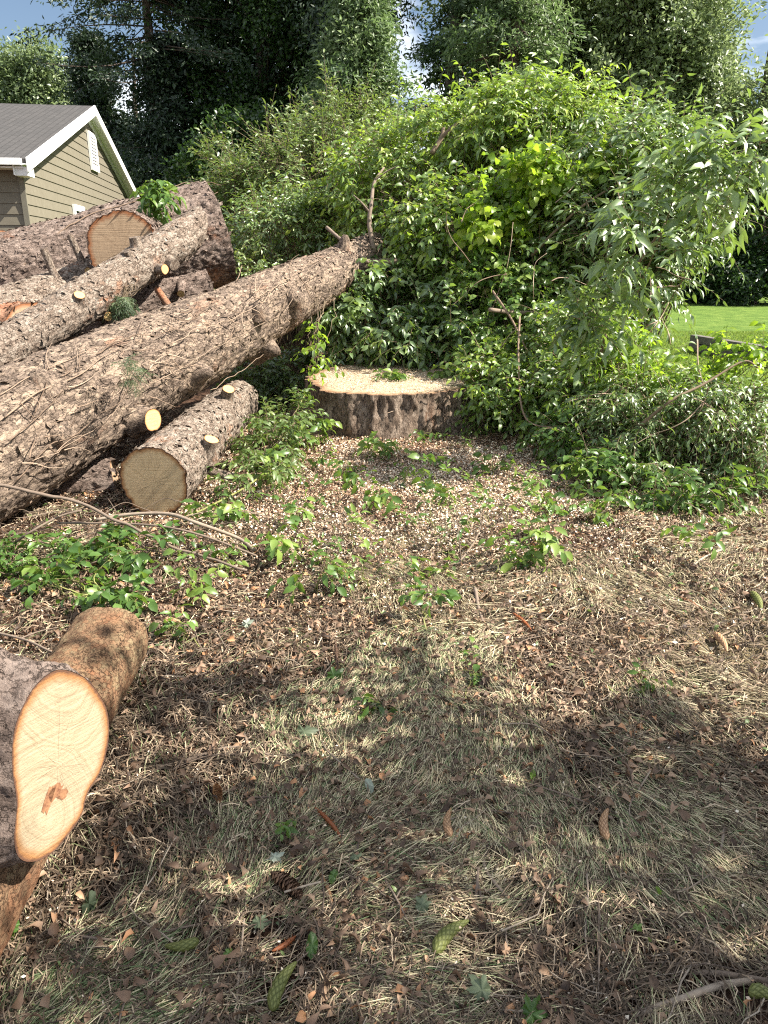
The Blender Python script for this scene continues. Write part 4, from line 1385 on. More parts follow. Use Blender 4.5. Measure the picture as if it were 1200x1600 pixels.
# bare stems that show in the pile
def stick(name, label, pts, r0, r1, mat=M_TWIG, group=None, cat='stick', sides=7, jit=0.0, tint=0.6, forks=(), loc=None, lift=None):
    P = spline(pts, 7)
    if jit:
        P = P + fbm(P * 9, 90, 2)[:, None] * jit * rng.normal(0, 1, 3)
    K = len(P)
    loc = P[0] if loc is None else loc
    mb = MB()
    R = np.linspace(r0, r1, K) * (1 + 0.10 * vn(P * 40, 3))
    tubes(mb, P, R[None], sides, tint, cap=True)
    for (i, d, l) in forks:
        b = P[int(i * (K - 1))]
        e = b + nrmz(np.array(d)) * l
        tubes(mb, bez(b[None], ((b + e) / 2 + [0, 0, 0.1 * l])[None], e[None], 6), np.linspace(r1 * 1.1, r1 * 0.4, 6)[None], 5, tint)
    o = mb.build(name, mat, local=loc)
    o.location = [float(c) for c in loc]
    return tag(o, label, cat, group)


stick('bare_sapling', 'dark upright bare stem through the brush, just left of the lawn gap', [G(925, 640), C(938, 560, 5.9), C(955, 490, 5.8), C(985, 430, 5.6), C(1040, 350, 5.3)], 0.016, 0.008, M_STEM, 'bare stems in the brush pile')
stick('bare_branch', 'bare grey branch standing up from the tip of the longest log', [C(585, 395, 8.0), C(577, 350, 8.0), C(580, 320, 8.0), C(585, 285, 8.1), C(600, 262, 8.2)], 0.03, 0.012, M_TWIG, 'bare stems in the brush pile', forks=((0.4, (-0.7, 0, 0.7), 0.25), (0.8, (0.9, 0, 0.5), 0.3)))
stick('broken_branch', 'snapped pale branch leaning over the tip of the longest log', [C(510, 355, 7.9), C(545, 385, 7.8), C(575, 410, 7.7)], 0.018, 0.022, M_TWIG, 'bare stems in the brush pile')
stick('dark_branch', 'broken dark branch end sticking up at the top of the brush', [C(675, 240, 8.0), C(690, 215, 8.0), C(693, 200, 8.0)], 0.03, 0.022, M_STEM, 'bare stems in the brush pile', forks=((0.5, (0.8, 0, 0.6), 0.3),))
stick('curved_stem', 'thin pale stem curving down in a loop right of the stump', [C(812, 495, 6.6), C(810, 560, 6.3), C(816, 640, 6.1), C(840, 665, 6.0), C(890, 665, 5.9)], 0.009, 0.006, M_VINE, 'bare stems in the brush pile')
stick('hanging_twig', 'thin bare stem hanging out of the brush above the curved one', [C(770, 455, 6.9), C(800, 500, 6.7), C(830, 560, 6.5), C(868, 620, 6.3)], 0.011, 0.006, M_VINE, 'bare stems in the brush pile')
stick('arching_stem', 'dark bare stem arching across the low shrub at the right edge', [C(1185, 575, 5.2), C(1160, 565, 5.2), C(1100, 600, 5.15), C(1050, 625, 5.1), C(1000, 665, 5.2)], 0.006, 0.012, M_STEM, 'bare stems in the brush pile')
stick('upper_stem', 'long bare stem slanting through the top right of the brush', [C(830, 400, 7.2), C(900, 330, 7.0), C(960, 290, 7.0), C(1010, 255, 7.0)], 0.016, 0.007, M_STEM, 'bare stems in the brush pile')
stick('cut_stick', 'cut pale stick end poking out of the tangle above the yellow green vine', [C(865, 490, 7.1), C(800, 488, 6.9), C(765, 484, 6.7)], 0.022, 0.02, M_TWIG, 'bare stems in the brush pile')
for i in range(44):
    px_, py_ = rng.uniform(560, 1120), rng.uniform(260, 640)
    dd_ = 7.0 - 1.6 * max(0, (px_ - 850) / 300) - 0.6 * (py_ - 300) / 300 + (1.4 if px_ < 680 else 0)
    a_, l_ = rng.uniform(0, 6.28), rng.uniform(40, 130)
    P_ = []
    for k in range(5):
        P_.append(C(px_, py_, dd_ + rng.normal(0, 0.06)))
        a_ += rng.normal(0.05, 0.22)
        px_, py_ = px_ + math.cos(a_) * l_ / 4, py_ + (math.sin(a_) + 0.3) * l_ / 4
    stick('thin_stem', 'thin bare stem tangled through the leaves at the front of the brush pile', P_, rng.uniform(0.003, 0.006), 0.002, M_VINE, 'thin stems tangled in the brush pile', 'stem', 5, tint=rng.uniform(0.3, 1.0))
shrub('leafy_sprig', 'tuft of wilting green leaves lying on top of the thickest log', 'sprig', [(243, 302, 6.95, (0.10, 0.10, 0.06))], 9, 4, 0.15, 6, 0.10, 0.05, L_SPRIG, base=C(245, 312, 7.0), droop=0.5, zmin=0.1, tint_mu=0.4, stem_r=0.004)
shrub('leafy_sprig', 'small drooping sprig with leaves resting on the back rim of the stump', 'sprig', [(608, 592, 6.98, (0.14, 0.08, 0.03))], 8, 4, 0.13, 6, 0.075, 0.034, L_SPRIG, base=C(640, 580, 7.3), droop=0.4, zmin=0.42, stem_r=0.004)
shrub('leafy_sprig', 'sparse yellowish sprig hanging in the dark gap left of the stump', 'sprig', [(492, 545, 6.3, (0.06, 0.08, 0.20))], 9, 3, 0.16, 4, 0.065, 0.036, L_LIME, base=C(500, 470, 6.6), droop=0.5, stem_r=0.004, tint_mu=0.3)
shrub('pine_spray', 'dark green pine needle spray hanging off the slim grey log', 'sprig', [(192, 478, 5.95, (0.05, 0.06, 0.10))], 14, 8, 0.10, 16, 0.05, 0.004, L_PINE, base=C(200, 445, 6.0), droop=0.8, stem_r=0.004, tint_mu=0.2)
shrub('pine_spray', 'small green needle spray on the bark of the longest log', 'sprig', [(207, 585, 4.6, (0.04, 0.05, 0.05)), (197, 560, 4.7, (0.04, 0.05, 0.04))], 8, 6, 0.08, 14, 0.04, 0.003, L_PINE, base=C(207, 600, 4.65), droop=0.3, stem_r=0.003, tint_mu=0.35)

# ------------------------------------------------------------------ trees
def tree(name, label, bpx, depth, H, ells, nodes, per, sig, L, Wd, lmat, trunk_r=0.22, cat='tree', lean=0.0, conifer=None, tint_mu=0.5, group='trees standing behind the yard', flat=1.0, tmat=None, limb_k=0.35, limb_r=0.035, shell=0.35, whips=0, base=None, tint_sd=0.2):
    if True:
        kk = 1.4 if bpx < 470 else 1.3
        depth, H, sig, L, Wd, trunk_r = depth * kk, H * kk, sig * kk, L * kk, Wd * kk, trunk_r * kk
        if ells and len(ells[0]) == 4:
            ells = [(e[0], e[1], e[2] * kk, tuple(q_ * kk for q_ in e[3])) for e in ells]
        if conifer is not None:
            f0 = conifer[1]
            conifer = (conifer[0] * kk, lambda t: f0(t) * kk)
    nodes, per, sig = int(nodes * 1.5), int(per * 1.0), sig * 0.72
    L, Wd = L * 0.95, Wd * 1.1
    if lmat is L_PINE:
        L, Wd = L * 1.15, Wd * 1.9
    b = C(bpx, 400, depth) if base is None else np.array(base, float)
    b[2] = 0
    root = empty(name, b, label, cat, group)
    mt = MB()
    zz = np.linspace(-0.1, H, 14)
    tp = np.stack([b[0] + lean * zz + 0.12 * vn(np.stack([zz * 0.5, zz * 0, zz * 0 + bpx], -1), 4), b[1] + zz * 0, zz], -1)
    tubes(mt, tp[None], (trunk_r * np.linspace(1.15, 0.12, 14))[None], 10, 0.5)
    if conifer is not None:
        z0, rad_f = conifer
        nz_ = z0 + (H * 0.985 - z0) * rng.uniform(0, 1, nodes) ** 0.9
        a = rng.uniform(0, 2 * np.pi, nodes)
        R = np.array([rad_f((q_ - z0) / (H - z0)) for q_ in nz_]) * rng.uniform(0.35, 1.0, nodes) * (0.95 + 0.55 * vn(np.stack([np.cos(a) * 1.6 + bpx, np.sin(a) * 1.6, nz_ * 0.9], -1), 8))
        nd = np.stack([b[0] + lean * nz_ + np.cos(a) * R, b[1] + np.sin(a) * R, nz_ - 0.10 * R], -1)
        u = np.stack([np.cos(a), np.sin(a), np.full(nodes, -0.15)], -1)
        cz = nz_ + 0.12 * R
    else:
        es = [(PY(e[0], e[1], b[1] + e[2]), e[3]) for e in ells] if ells and len(ells[0]) == 4 else ells
        nd, u, c = ell_nodes(es, nodes, shell, 0.5)
        hd = np.hypot(nd[:, 0] - b[0], nd[:, 1] - b[1])
        cz = np.clip(nd[:, 2] - limb_k * 2 * hd, 0.25 * H * 0.5, H * 0.96)
    p0 = np.stack([b[0] + lean * cz, np.full(nodes, b[1]), cz], -1)
    md = (p0 + nd) / 2 + rng.normal(0, 0.07, (nodes, 3)) * np.linalg.norm(nd - p0, axis=1)[:, None]
    P = bez(p0, md, nd, 6)
    tubes(mt, P, np.linspace(1, 0.25, 6)[None] * limb_r * rng.uniform(0.6, 1.4, (nodes, 1)), 4, 0.5)
    mt.build('trunk', tmat or M_TRUNK, root, local=b)
    N = nodes * per
    if conifer is not None:
        tt = rng.uniform(0.45, 1.08, N)
        pos = np.repeat(p0, per, 0) * (1 - tt[:, None]) + np.repeat(nd, per, 0) * tt[:, None]
    else:
        pos = np.repeat(nd, per, 0)
    pos = pos + rng.normal(0, 1, (N, 3)) * np.array([sig, sig, sig * flat])
    pos[:, 2] = np.maximum(pos[:, 2], 0.05)
    uu = np.repeat(u, per, 0)
    d = uu * 0.7 + rng.normal(0, 0.7, (N, 3)) * [1, 1, 0.8] + [0, 0, -0.15]
    nn = rng.normal(0, 0.7, (N, 3)) + [0, 0, 0.7] + uu * 0.5
    Ls = L * rng.uniform(0.6, 1.3, N)
    tint = np.repeat(rng.normal(tint_mu, tint_sd, nodes), per) + rng.normal(0, 0.12, N)
    ml = MB()
    leaves(ml, pos, d, nn, Ls, Ls * Wd / L, np.clip(tint, 0, 1), simple=True)
    ml.build('crown', lmat, root, local=b)
    return root


cone = lambda R, p=1.0: (lambda t: R * (1 - t) ** p + 0.15)
tree('pale_tree', 'grey green leafy tree alone against the sky, left of the sparse conifer', 52, 34, 9.5, [(35, 170, 0, (2.0, 1.5, 2.3)), (65, 130, 0, (1.1, 1.1, 1.5)), (25, 145, 0, (1.0, 1.0, 1.2)), (105, 190, 1, (1.0, 1.0, 1.1)), (66, 100, 0, (0.6, 0.6, 0.9))], 150, 90, 0.42, 0.19, 0.09, L_DECID, tint_mu=0.35)
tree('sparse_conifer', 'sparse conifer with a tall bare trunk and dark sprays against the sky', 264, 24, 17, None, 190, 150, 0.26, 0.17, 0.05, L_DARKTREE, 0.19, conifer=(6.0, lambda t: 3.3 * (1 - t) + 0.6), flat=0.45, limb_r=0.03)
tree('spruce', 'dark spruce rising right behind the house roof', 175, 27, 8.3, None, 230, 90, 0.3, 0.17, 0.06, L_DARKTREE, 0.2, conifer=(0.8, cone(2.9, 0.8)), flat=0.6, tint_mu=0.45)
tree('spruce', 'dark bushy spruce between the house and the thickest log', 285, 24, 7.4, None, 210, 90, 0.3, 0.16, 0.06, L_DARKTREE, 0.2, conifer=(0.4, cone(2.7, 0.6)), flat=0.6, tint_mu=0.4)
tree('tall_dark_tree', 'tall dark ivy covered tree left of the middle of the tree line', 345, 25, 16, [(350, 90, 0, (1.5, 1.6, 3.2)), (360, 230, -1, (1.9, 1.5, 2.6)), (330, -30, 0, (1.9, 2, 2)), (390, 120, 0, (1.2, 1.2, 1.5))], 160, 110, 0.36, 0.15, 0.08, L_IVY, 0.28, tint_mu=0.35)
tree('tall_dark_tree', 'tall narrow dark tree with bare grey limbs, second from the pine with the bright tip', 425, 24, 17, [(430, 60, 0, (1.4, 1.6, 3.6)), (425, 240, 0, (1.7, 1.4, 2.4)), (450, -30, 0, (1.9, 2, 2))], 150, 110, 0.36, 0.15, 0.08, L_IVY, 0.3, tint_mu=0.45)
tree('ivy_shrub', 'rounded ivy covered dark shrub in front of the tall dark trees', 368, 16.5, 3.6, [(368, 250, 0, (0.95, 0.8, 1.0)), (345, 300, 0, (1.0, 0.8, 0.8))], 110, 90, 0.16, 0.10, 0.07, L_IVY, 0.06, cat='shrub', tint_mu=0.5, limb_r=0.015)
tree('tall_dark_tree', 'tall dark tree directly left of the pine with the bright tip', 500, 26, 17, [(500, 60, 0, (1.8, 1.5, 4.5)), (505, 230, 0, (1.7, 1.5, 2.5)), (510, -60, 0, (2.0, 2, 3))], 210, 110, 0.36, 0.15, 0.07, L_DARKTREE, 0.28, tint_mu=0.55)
tree('white_pine', 'bushy white pine with a bright pointed tip in the middle of the tree line', 560, 17.5, 7.1, None, 150, 170, 0.24, 0.13, 0.022, L_PINE, 0.16, conifer=(2.2, cone(2.0, 0.75)), flat=0.7, tint_mu=0.65)
tree('tall_pine', 'tall pine trunk with dark needles just left of the gap of blue sky', 590, 23, 17, [(555, 20, 0, (1.1, 1.2, 3.0)), (560, 200, 0, (0.8, 1, 2.4)), (550, -70, 0, (1.7, 2, 3))], 150, 120, 0.33, 0.14, 0.05, L_DARKTREE, 0.3, tint_mu=0.6)
tree('tall_pine', 'tall pine with layered drooping boughs right of the gap of blue sky', 700, 22, 16, None, 170, 150, 0.26, 0.14, 0.026, L_PINE, 0.26, conifer=(3.2, lambda t: 1.7 * (1 - t) ** 0.7 + 0.2), flat=0.45, tint_mu=0.35, limb_r=0.05)
tree('white_pine', 'light green white pine boughs above the tallest bough of the brush', 785, 20, 12, None, 190, 150, 0.28, 0.14, 0.024, L_PINE, 0.22, conifer=(2.6, lambda t: 2.6 * (1 - t) ** 0.7 + 0.2), flat=0.5, tint_mu=0.7, limb_r=0.045)
tree('broad_tree', 'leafy green tree with a dark underside behind the upper right of the brush', 865, 24, 13, [(870, 60, 0, (2.3, 2, 2.6)), (820, 20, 0, (1.8, 1.6, 2.0)), (860, -50, 0, (3, 2, 2.4)), (900, 170, 1, (2.2, 1.8, 2.0))], 300, 110, 0.36, 0.16, 0.07, L_DECID, 0.3, tint_mu=0.5)
tree('broad_tree', 'largest light green leafy tree with a visible slanting limb at the upper right', 1020, 23, 13, [(1010, 60, 0, (2.4, 2, 2.2)), (1060, 110, 0, (1.9, 2, 2.0)), (1010, 190, 0, (2.3, 2, 1.9)), (1040, 10, 0, (1.6, 1.6, 1.5)), (990, -40, 0, (1.9, 1.6, 1.3))], 380, 110, 0.34, 0.15, 0.065, L_DECID, 0.3, tint_mu=0.62)
tree('broad_tree', 'light green tree sloping down to the right edge under the open sky', 1160, 22, 9.5, [(1165, 225, 0, (1.7, 1.6, 1.8)), (1240, 250, 0, (1.6, 1.6, 2.2)), (1120, 270, 0, (1.8, 1.6, 1.6)), (1200, 330, 0, (1.6, 1.6, 1.4))], 300, 110, 0.3, 0.14, 0.06, L_DECID, 0.22, tint_mu=0.6)
tree('hedge_shrub', 'dark shaded bush at the far end of the lawn, at the right edge', 1185, 20, 2.6, [(1180, 420, 0, (1.5, 1.0, 1.1)), (1260, 400, 0, (1.6, 1.0, 1.5)), (1105, 440, 1, (0.9, 0.8, 0.7))], 130, 110, 0.22, 0.12, 0.06, L_IVY, 0.08, cat='shrub', tint_mu=0.25, limb_r=0.02)
tree('olive_shrub', 'sunlit olive green bush above the dark bush at the right edge', 1190, 24, 4.6, [(1190, 330, 0, (1.0, 0.9, 1.1))], 70, 90, 0.25, 0.12, 0.06, L_DECID, 0.08, cat='shrub', tint_mu=0.7, limb_r=0.02)
# deeper rows of the wood
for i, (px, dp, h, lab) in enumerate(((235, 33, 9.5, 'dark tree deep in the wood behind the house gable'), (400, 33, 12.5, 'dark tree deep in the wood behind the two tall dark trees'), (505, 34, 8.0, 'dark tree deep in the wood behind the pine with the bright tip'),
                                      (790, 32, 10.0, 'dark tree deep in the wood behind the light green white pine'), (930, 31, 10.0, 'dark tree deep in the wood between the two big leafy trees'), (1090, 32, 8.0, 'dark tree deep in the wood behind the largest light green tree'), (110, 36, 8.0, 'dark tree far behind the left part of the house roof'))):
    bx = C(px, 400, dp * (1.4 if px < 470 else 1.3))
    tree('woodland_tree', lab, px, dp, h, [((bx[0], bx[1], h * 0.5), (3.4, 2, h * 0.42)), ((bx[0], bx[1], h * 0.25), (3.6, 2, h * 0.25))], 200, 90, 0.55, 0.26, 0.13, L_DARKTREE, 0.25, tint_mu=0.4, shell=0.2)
# far wood closing the view below the crowns
def far_wood():
    n = 60000
    a = rng.uniform(-42, 42, n)
    r = rng.uniform(52, 60, n)
    x, y = r * np.sin(np.radians(a)), r * np.cos(np.radians(a))
    top = 5.2 + 1.3 * v2(a, a * 0, 0.35, 3) + 0.7 * v2(a, a * 0, 1.1, 5)
    z = rng.uniform(0, 1, n) * top
    pos = np.stack([x, y, z], -1)
    mb = MB()
    leaves(mb, pos, rng.normal(0, 1, (n, 3)), rng.normal(0, 1, (n, 3)), rng.uniform(0.3, 0.6, n), rng.uniform(0.2, 0.4, n), np.clip(rng.normal(0.3, 0.2, n), 0, 1), simple=True)
    tag(mb.build('far_wood', L_DARKTREE), 'dark far wood closing the view between the trunks', 'wood', kind='stuff')


far_wood()

# shade tree to the right of the photographer: its crown throws the dappled shade over the foreground
def shade_tree():
    nodes, sig, per = [], [], []
    r2 = np.random.default_rng(5)

    HOLES = [G(*q_) for q_ in ((330, 1370), (530, 1385), (955, 1300), (1185, 1230), (1150, 1410), (420, 1560), (700, 1530), (960, 1480), (250, 1300), (760, 1420))]

    def add(g, t, s, p):
        nodes.append(g + SUN * t)
        sig.append(s)
        per.append(p)
    for (px, py, s, p) in ((380, 1300, 0.14, 90), (1150, 1250, 0.14, 90), (1180, 1330, 0.16, 90), (680, 1250, 0.14, 90), (290, 1085, 0.13, 90), (200, 1110, 0.12, 70), (400, 1075, 0.11, 70), (620, 1035, 0.10, 60), (650, 1120, 0.16, 110), (600, 1085, 0.10, 50), (1000, 1150, 0.12, 80), (1070, 1170, 0.11, 60), (950, 1195, 0.10, 50), (60, 1120, 0.05, 14), (100, 1180, 0.05, 18), (1040, 1110, 0.09, 50),
                           (470, 1265, 0.14, 90), (600, 1280, 0.16, 100), (350, 1290, 0.12, 80), (760, 1240, 0.16, 80), (250, 1270, 0.08, 40), (850, 1190, 0.10, 40), (700, 1180, 0.12, 60), (1100, 1280, 0.14, 100), (900, 1250, 0.12, 70), (980, 1340, 0.14, 90),
                           (240, 1330, 0.10, 60), (230, 1440, 0.12, 80), (135, 1190, 0.05, 16), (180, 1500, 0.12, 70)):
        add(G(px, py), r2.uniform(4.8, 6.2), s * 0.85, p)
    for k in range(230):
        x, y = r2.uniform(-1.6, 2.6), r2.uniform(-0.8, 1.72)
        if r2.uniform() < 0.08 or (x < -0.65 and y > 0.95) or (min(np.hypot(x - h_[0], y - h_[1]) for h_ in HOLES) < 0.15): continue
        add(np.array([x, y, 0.0]), r2.uniform(4.8, 6.8), 0.16, 85)
    nodes, sig, per = np.array(nodes), np.array(sig), np.array(per)
    b = np.array([5.9, 1.3, 0.0])
    root = empty('shade_tree', b, 'leafy tree standing right of the photographer, shading the foreground', 'tree')
    mt = MB()
    zz = np.linspace(-0.1, 5.2, 10)
    tubes(mt, np.stack([b[0] + zz * -0.08, b[1] + zz * 0, zz], -1)[None], np.linspace(0.2, 0.05, 10)[None], 10)
    p0 = np.stack([np.full(len(nodes), b[0] - 0.3), np.full(len(nodes), b[1]), np.clip(nodes[:, 2] - 1.0, 1.5, 4.8)], -1)
    tubes(mt, bez(p0, (p0 + nodes) / 2 + [0, 0, 0.2], nodes, 6), np.linspace(0.02, 0.005, 6)[None], 4)
    mt.build('trunk', M_TRUNK, root, local=b)
    pos = np.repeat(nodes, per, 0)
    N = len(pos)
    pos = pos + r2.normal(0, 1, (N, 3)) * np.repeat(sig, per)[:, None]
    ml = MB()
    leaves(ml, pos, r2.normal(0, 1, (N, 3)), r2.normal(0, 0.6, (N, 3)) + SUN, r2.uniform(0.05, 0.10, N), r2.uniform(0.035, 0.06, N), r2.uniform(0.2, 0.8, N))
    ml.build('crown', L_DECID, root, local=b)


shade_tree()

# ------------------------------------------------------------------ timber edging on the lawn
def timber_wall():
    a, b = G(1080, 548), G(1300, 590)
    d = nrmz(b - a)
    c = (a + b) / 2
    L = float(np.linalg.norm(b - a))
    Mt = plainmat('grey_timber', [(0.3, (0.07, 0.065, 0.058)), (0.7, (0.19, 0.175, 0.15))], 0.9, 12, 0.5, 0.004)
    root = empty('timber_wall', (c[0], c[1], 0), 'low grey stacked timber edging beside the lawn at the right', 'wall')
    R = np.stack([d, np.cross([0, 0, 1], d), [0, 0, 1]], 1)
    for i in range(2):
        mb = MB()
        box(mb, (0, 0, 0.07 + i * 0.145 + 0.0), L - i * 0.03, 0.15 - i * 0.004, 0.135, R)
        o = mb.build('beam', Mt, root, smooth=False)
        bv = o.modifiers.new('bevel', 'BEVEL')
        bv.width = 0.012
        bv.segments = 2


timber_wall()

# ------------------------------------------------------------------ ground plants
SP = [
    (592, 722, 0.15, 0.10, 'bushy green seedling against the front of the stump', 9, 4),
    (672, 700, 0.09, 0.08, 'small ferny seedling in front of the right part of the stump', 5, 3),
    (487, 705, 0.14, 0.10, 'green seedling at the left foot of the stump', 8, 4),
    (560, 762, 0.10, 0.09, 'low seedling with upright leaves on the wood chips below the stump', 5, 3),
    (612, 800, 0.12, 0.10, 'sprawling seedling in the middle of the wood chips', 6, 3),
    (648, 765, 0.10, 0.12, 'thin seedling on the wood chips right of the sprawling one', 4, 3),
    (700, 800, 0.10, 0.12, 'seedling beside the leaning sapling', 5, 3),
    (432, 760, 0.12, 0.10, 'clump of green leaves right of the sawn branch of the pale ended log', 7, 4),
    (445, 870, 0.10, 0.09, 'seedling on the litter below the ends of the long bare branches', 6, 3),
    (475, 815, 0.10, 0.09, 'yellowish seedling on the litter between the bare branches and wood chips', 5, 3),
    (494, 930, 0.10, 0.11, 'dark green seedling standing alone on the brown litter', 5, 3),
    (520, 745, 0.09, 0.08, 'tiny seedling left of the stump front', 4, 3),
    (822, 880, 0.14, 0.10, 'tall big leaved seedling left of the shaded soil under the brush', 8, 4),
    (848, 800, 0.12, 0.12, 'upright big leaved seedling at the edge of the wood chips', 5, 3),
    (893, 770, 0.11, 0.10, 'leafy seedling just in front of the brush', 6, 3),
    (945, 815, 0.14, 0.08, 'low leafy clump in front of the brush pile', 8, 4),
    (312, 935, 0.10, 0.10, 'green seedling right of the leafy clump by the smooth log', 6, 3),
    (290, 1000, 0.09, 0.07, 'small seedling beside the open brown cone near the smooth log', 6, 3),
    (340, 820, 0.14, 0.08, 'leaves sprouting between the ends of the long bare branches', 7, 4),
    (405, 700, 0.12, 0.09, 'drooping seedling beside the pale ended log', 7, 4),
    (660, 980, 0.10, 0.09, 'seedling at the foot of the leaning sapling', 6, 3),
    (1092, 880, 0.09, 0.08, 'lime green seedling alone on dry grass at the right', 4, 3),
    (1135, 830, 0.06, 0.10, 'thin seedling between the lime one and the brush at the right', 3, 3),
    (775, 740, 0.12, 0.07, 'feathery seedling at the right foot of the stump', 7, 3),
    (460, 720, 0.10, 0.09, 'small leafy seedling between the pale ended log and the stump', 6, 3),
    (600, 1110, 0.06, 0.05, 'sparse yellow green seedling on the middle of the ground', 4, 3),
    (730, 1080, 0.06, 0.05, 'tiny green seedling on the combed dry grass', 4, 3),
    (455, 1300, 0.04, 0.03, 'very small green sprout among the needles', 3, 2),
    (340, 900, 0.09, 0.06, 'little leafy plant below the long bare branches', 6, 3),
    (1000, 1085, 0.05, 0.03, 'fine green tuft on dry grass at the right', 4, 3),
]
for (px, py, rad, hz, lab, nn_, pr) in SP:
    hz *= 1.35
    g = G(px, py)
    root_z = float(gh(g[0], g[1]))
    ctr_px, ctr_py, dd = proj([g[0], g[1], root_z + hz])
    k = min(1.0, rad / 0.10, dd / 4.2)
    shrub('seedling', lab, 'seedling', [(ctr_px, ctr_py, dd, (rad, rad, hz * 0.8))], max(2, int(nn_ * 0.75)), pr, 0.13 * k, 4, 0.075 * k, 0.036 * k, L_SPRIG, base=(g[0], g[1], root_z),
          droop=0.25, stem_r=0.0035, group='green seedlings on the cleared ground', tint_mu=rng.uniform(0.25, 0.75), stemmat=M_GSTEM, shape=(0.85, 1.0))
shrub('leafy_clump', 'dense clump of broad green leaves under the long bare branches at the left', 'plant',
      [(215, 858, 3.95, (0.26, 0.18, 0.07)), (150, 880, 3.8, (0.2, 0.15, 0.05))], 24, 4, 0.16, 5, 0.062, 0.032, L_SPRIG, droop=0.35, stem_r=0.005, shape=(0.9, 1.0), tint_mu=0.12, stemmat=M_GSTEM, limbs=20, group='leafy clumps beside the logs')
shrub('leafy_clump', 'leafy clump with pale leaf undersides above the smooth log', 'plant',
      [(120, 915, 3.55, (0.22, 0.15, 0.06)), (190, 925, 3.45, (0.14, 0.12, 0.06))], 16, 4, 0.15, 5, 0.062, 0.034, L_SPRIG, droop=0.35, stem_r=0.005, shape=(0.9, 1.0), tint_mu=0.3, stemmat=M_GSTEM, limbs=16, group='leafy clumps beside the logs')
shrub('leafy_clump', 'small leaved clump at the left edge below the longest log', 'plant',
      [(50, 870, 3.9, (0.24, 0.18, 0.08)), (10, 900, 3.7, (0.16, 0.12, 0.06))], 32, 4, 0.14, 7, 0.045, 0.022, L_SPRIG, droop=0.3, stem_r=0.005, tint_mu=0.4, limbs=20, group='leafy clumps beside the logs')
shrub('leafy_clump', 'sprawling green clump right of the pale ended log, reaching to the stump', 'plant',
      [(420, 690, 5.6, (0.26, 0.25, 0.14)), (395, 745, 5.0, (0.20, 0.2, 0.07)), (455, 650, 6.2, (0.22, 0.22, 0.16))], 46, 5, 0.18, 7, 0.065, 0.026, L_PALE, droop=0.3, stem_r=0.005, tint_mu=0.3, limbs=24, group='leafy clumps beside the logs')

# leaning sapling on the chips
stick('leaning_sapling', 'thin leaning bare sapling forking above the wood chips', [G(662, 985), C(690, 920, 3.85), C(715, 880, 3.95), C(745, 840, 4.1), C(752, 790, 4.2)], 0.008, 0.003, M_TWIG, cat='sapling', jit=0.01, forks=((0.55, (-0.1, 0.3, 0.9), 0.28), (0.7, (-0.9, 0.2, 0.6), 0.22), (0.8, (0.3, 0.3, 0.9), 0.30), (0.35, (0.8, 0, 0.7), 0.15)))

for (px, py, dd, lab) in ((742, 800, 4.1, 'few green leaves at the tip of the leaning sapling'), (690, 905, 3.85, 'pair of green leaves halfway up the leaning sapling')):
    shrub('leafy_sprig', lab, 'sprig', [(px, py, dd, (0.10, 0.06, 0.08))], 5, 2, 0.10, 3, 0.055, 0.026, L_SPRIG, base=C(px, py + 12, dd), droop=0.2, zmin=0.05, stem_r=0.002, stemmat=M_GSTEM)

# long bare branches lying at the left
BR = 'bare branches lying below the logs'
stick('bare_branch', 'longest bare branch sweeping from the left edge under the logs', [C(-40, 756, 3.8), C(45, 768, 3.85), C(130, 790, 3.9), C(200, 822, 3.9), C(280, 858, 3.85), G(385, 890, 0.04)], 0.010, 0.007, M_TWIG, BR, jit=0.012, tint=0.45)
stick('bare_branch', 'bare branch with an orange peeled stretch in front of the pale cut end', [C(150, 812, 4.0), C(200, 804, 4.05), C(262, 803, 4.05), C(310, 818, 4.0), G(370, 840, 0.05), G(398, 860, 0.03)], 0.009, 0.011, M_TWIG, BR, tint=0.7)
stick('bare_branch', 'thin bare branch just below the orange peeled one', [C(90, 817, 3.95), C(170, 818, 3.95), C(250, 822, 3.9), C(320, 838, 3.9), G(400, 868, 0.03)], 0.006, 0.006, M_TWIG, BR, tint=0.4)
stick('bare_branch', 'short bare branch crossing up to the left of the leafy clump', [G(5, 862, 0.03), C(40, 836, 3.85), C(90, 808, 3.95), C(128, 797, 4.0)], 0.007, 0.005, M_TWIG, BR, tint=0.4)
stick('bare_branch', 'short pale stick end lying right of the leafy clump', [G(290, 888, 0.02), G(350, 882, 0.03)], 0.010, 0.008, M_TWIG, BR, tint=0.8)
stick('bare_branch', 'forked twig at the left edge beside the smooth log', [G(-20, 985, 0.02), G(40, 1000, 0.03), G(80, 1018, 0.03), G(120, 1030, 0.02)], 0.006, 0.004, M_TWIG, BR, forks=((0.3, (0.9, 0.5, 0.1), 0.15),))
stick('bare_branch', 'long pale green stem lying from the stump to the pale ended log', [C(478, 612, 6.6), G(440, 690, 0.12), G(405, 745, 0.06), G(330, 790, 0.05), G(270, 815, 0.03)], 0.010, 0.006, M_GSTEM, BR)

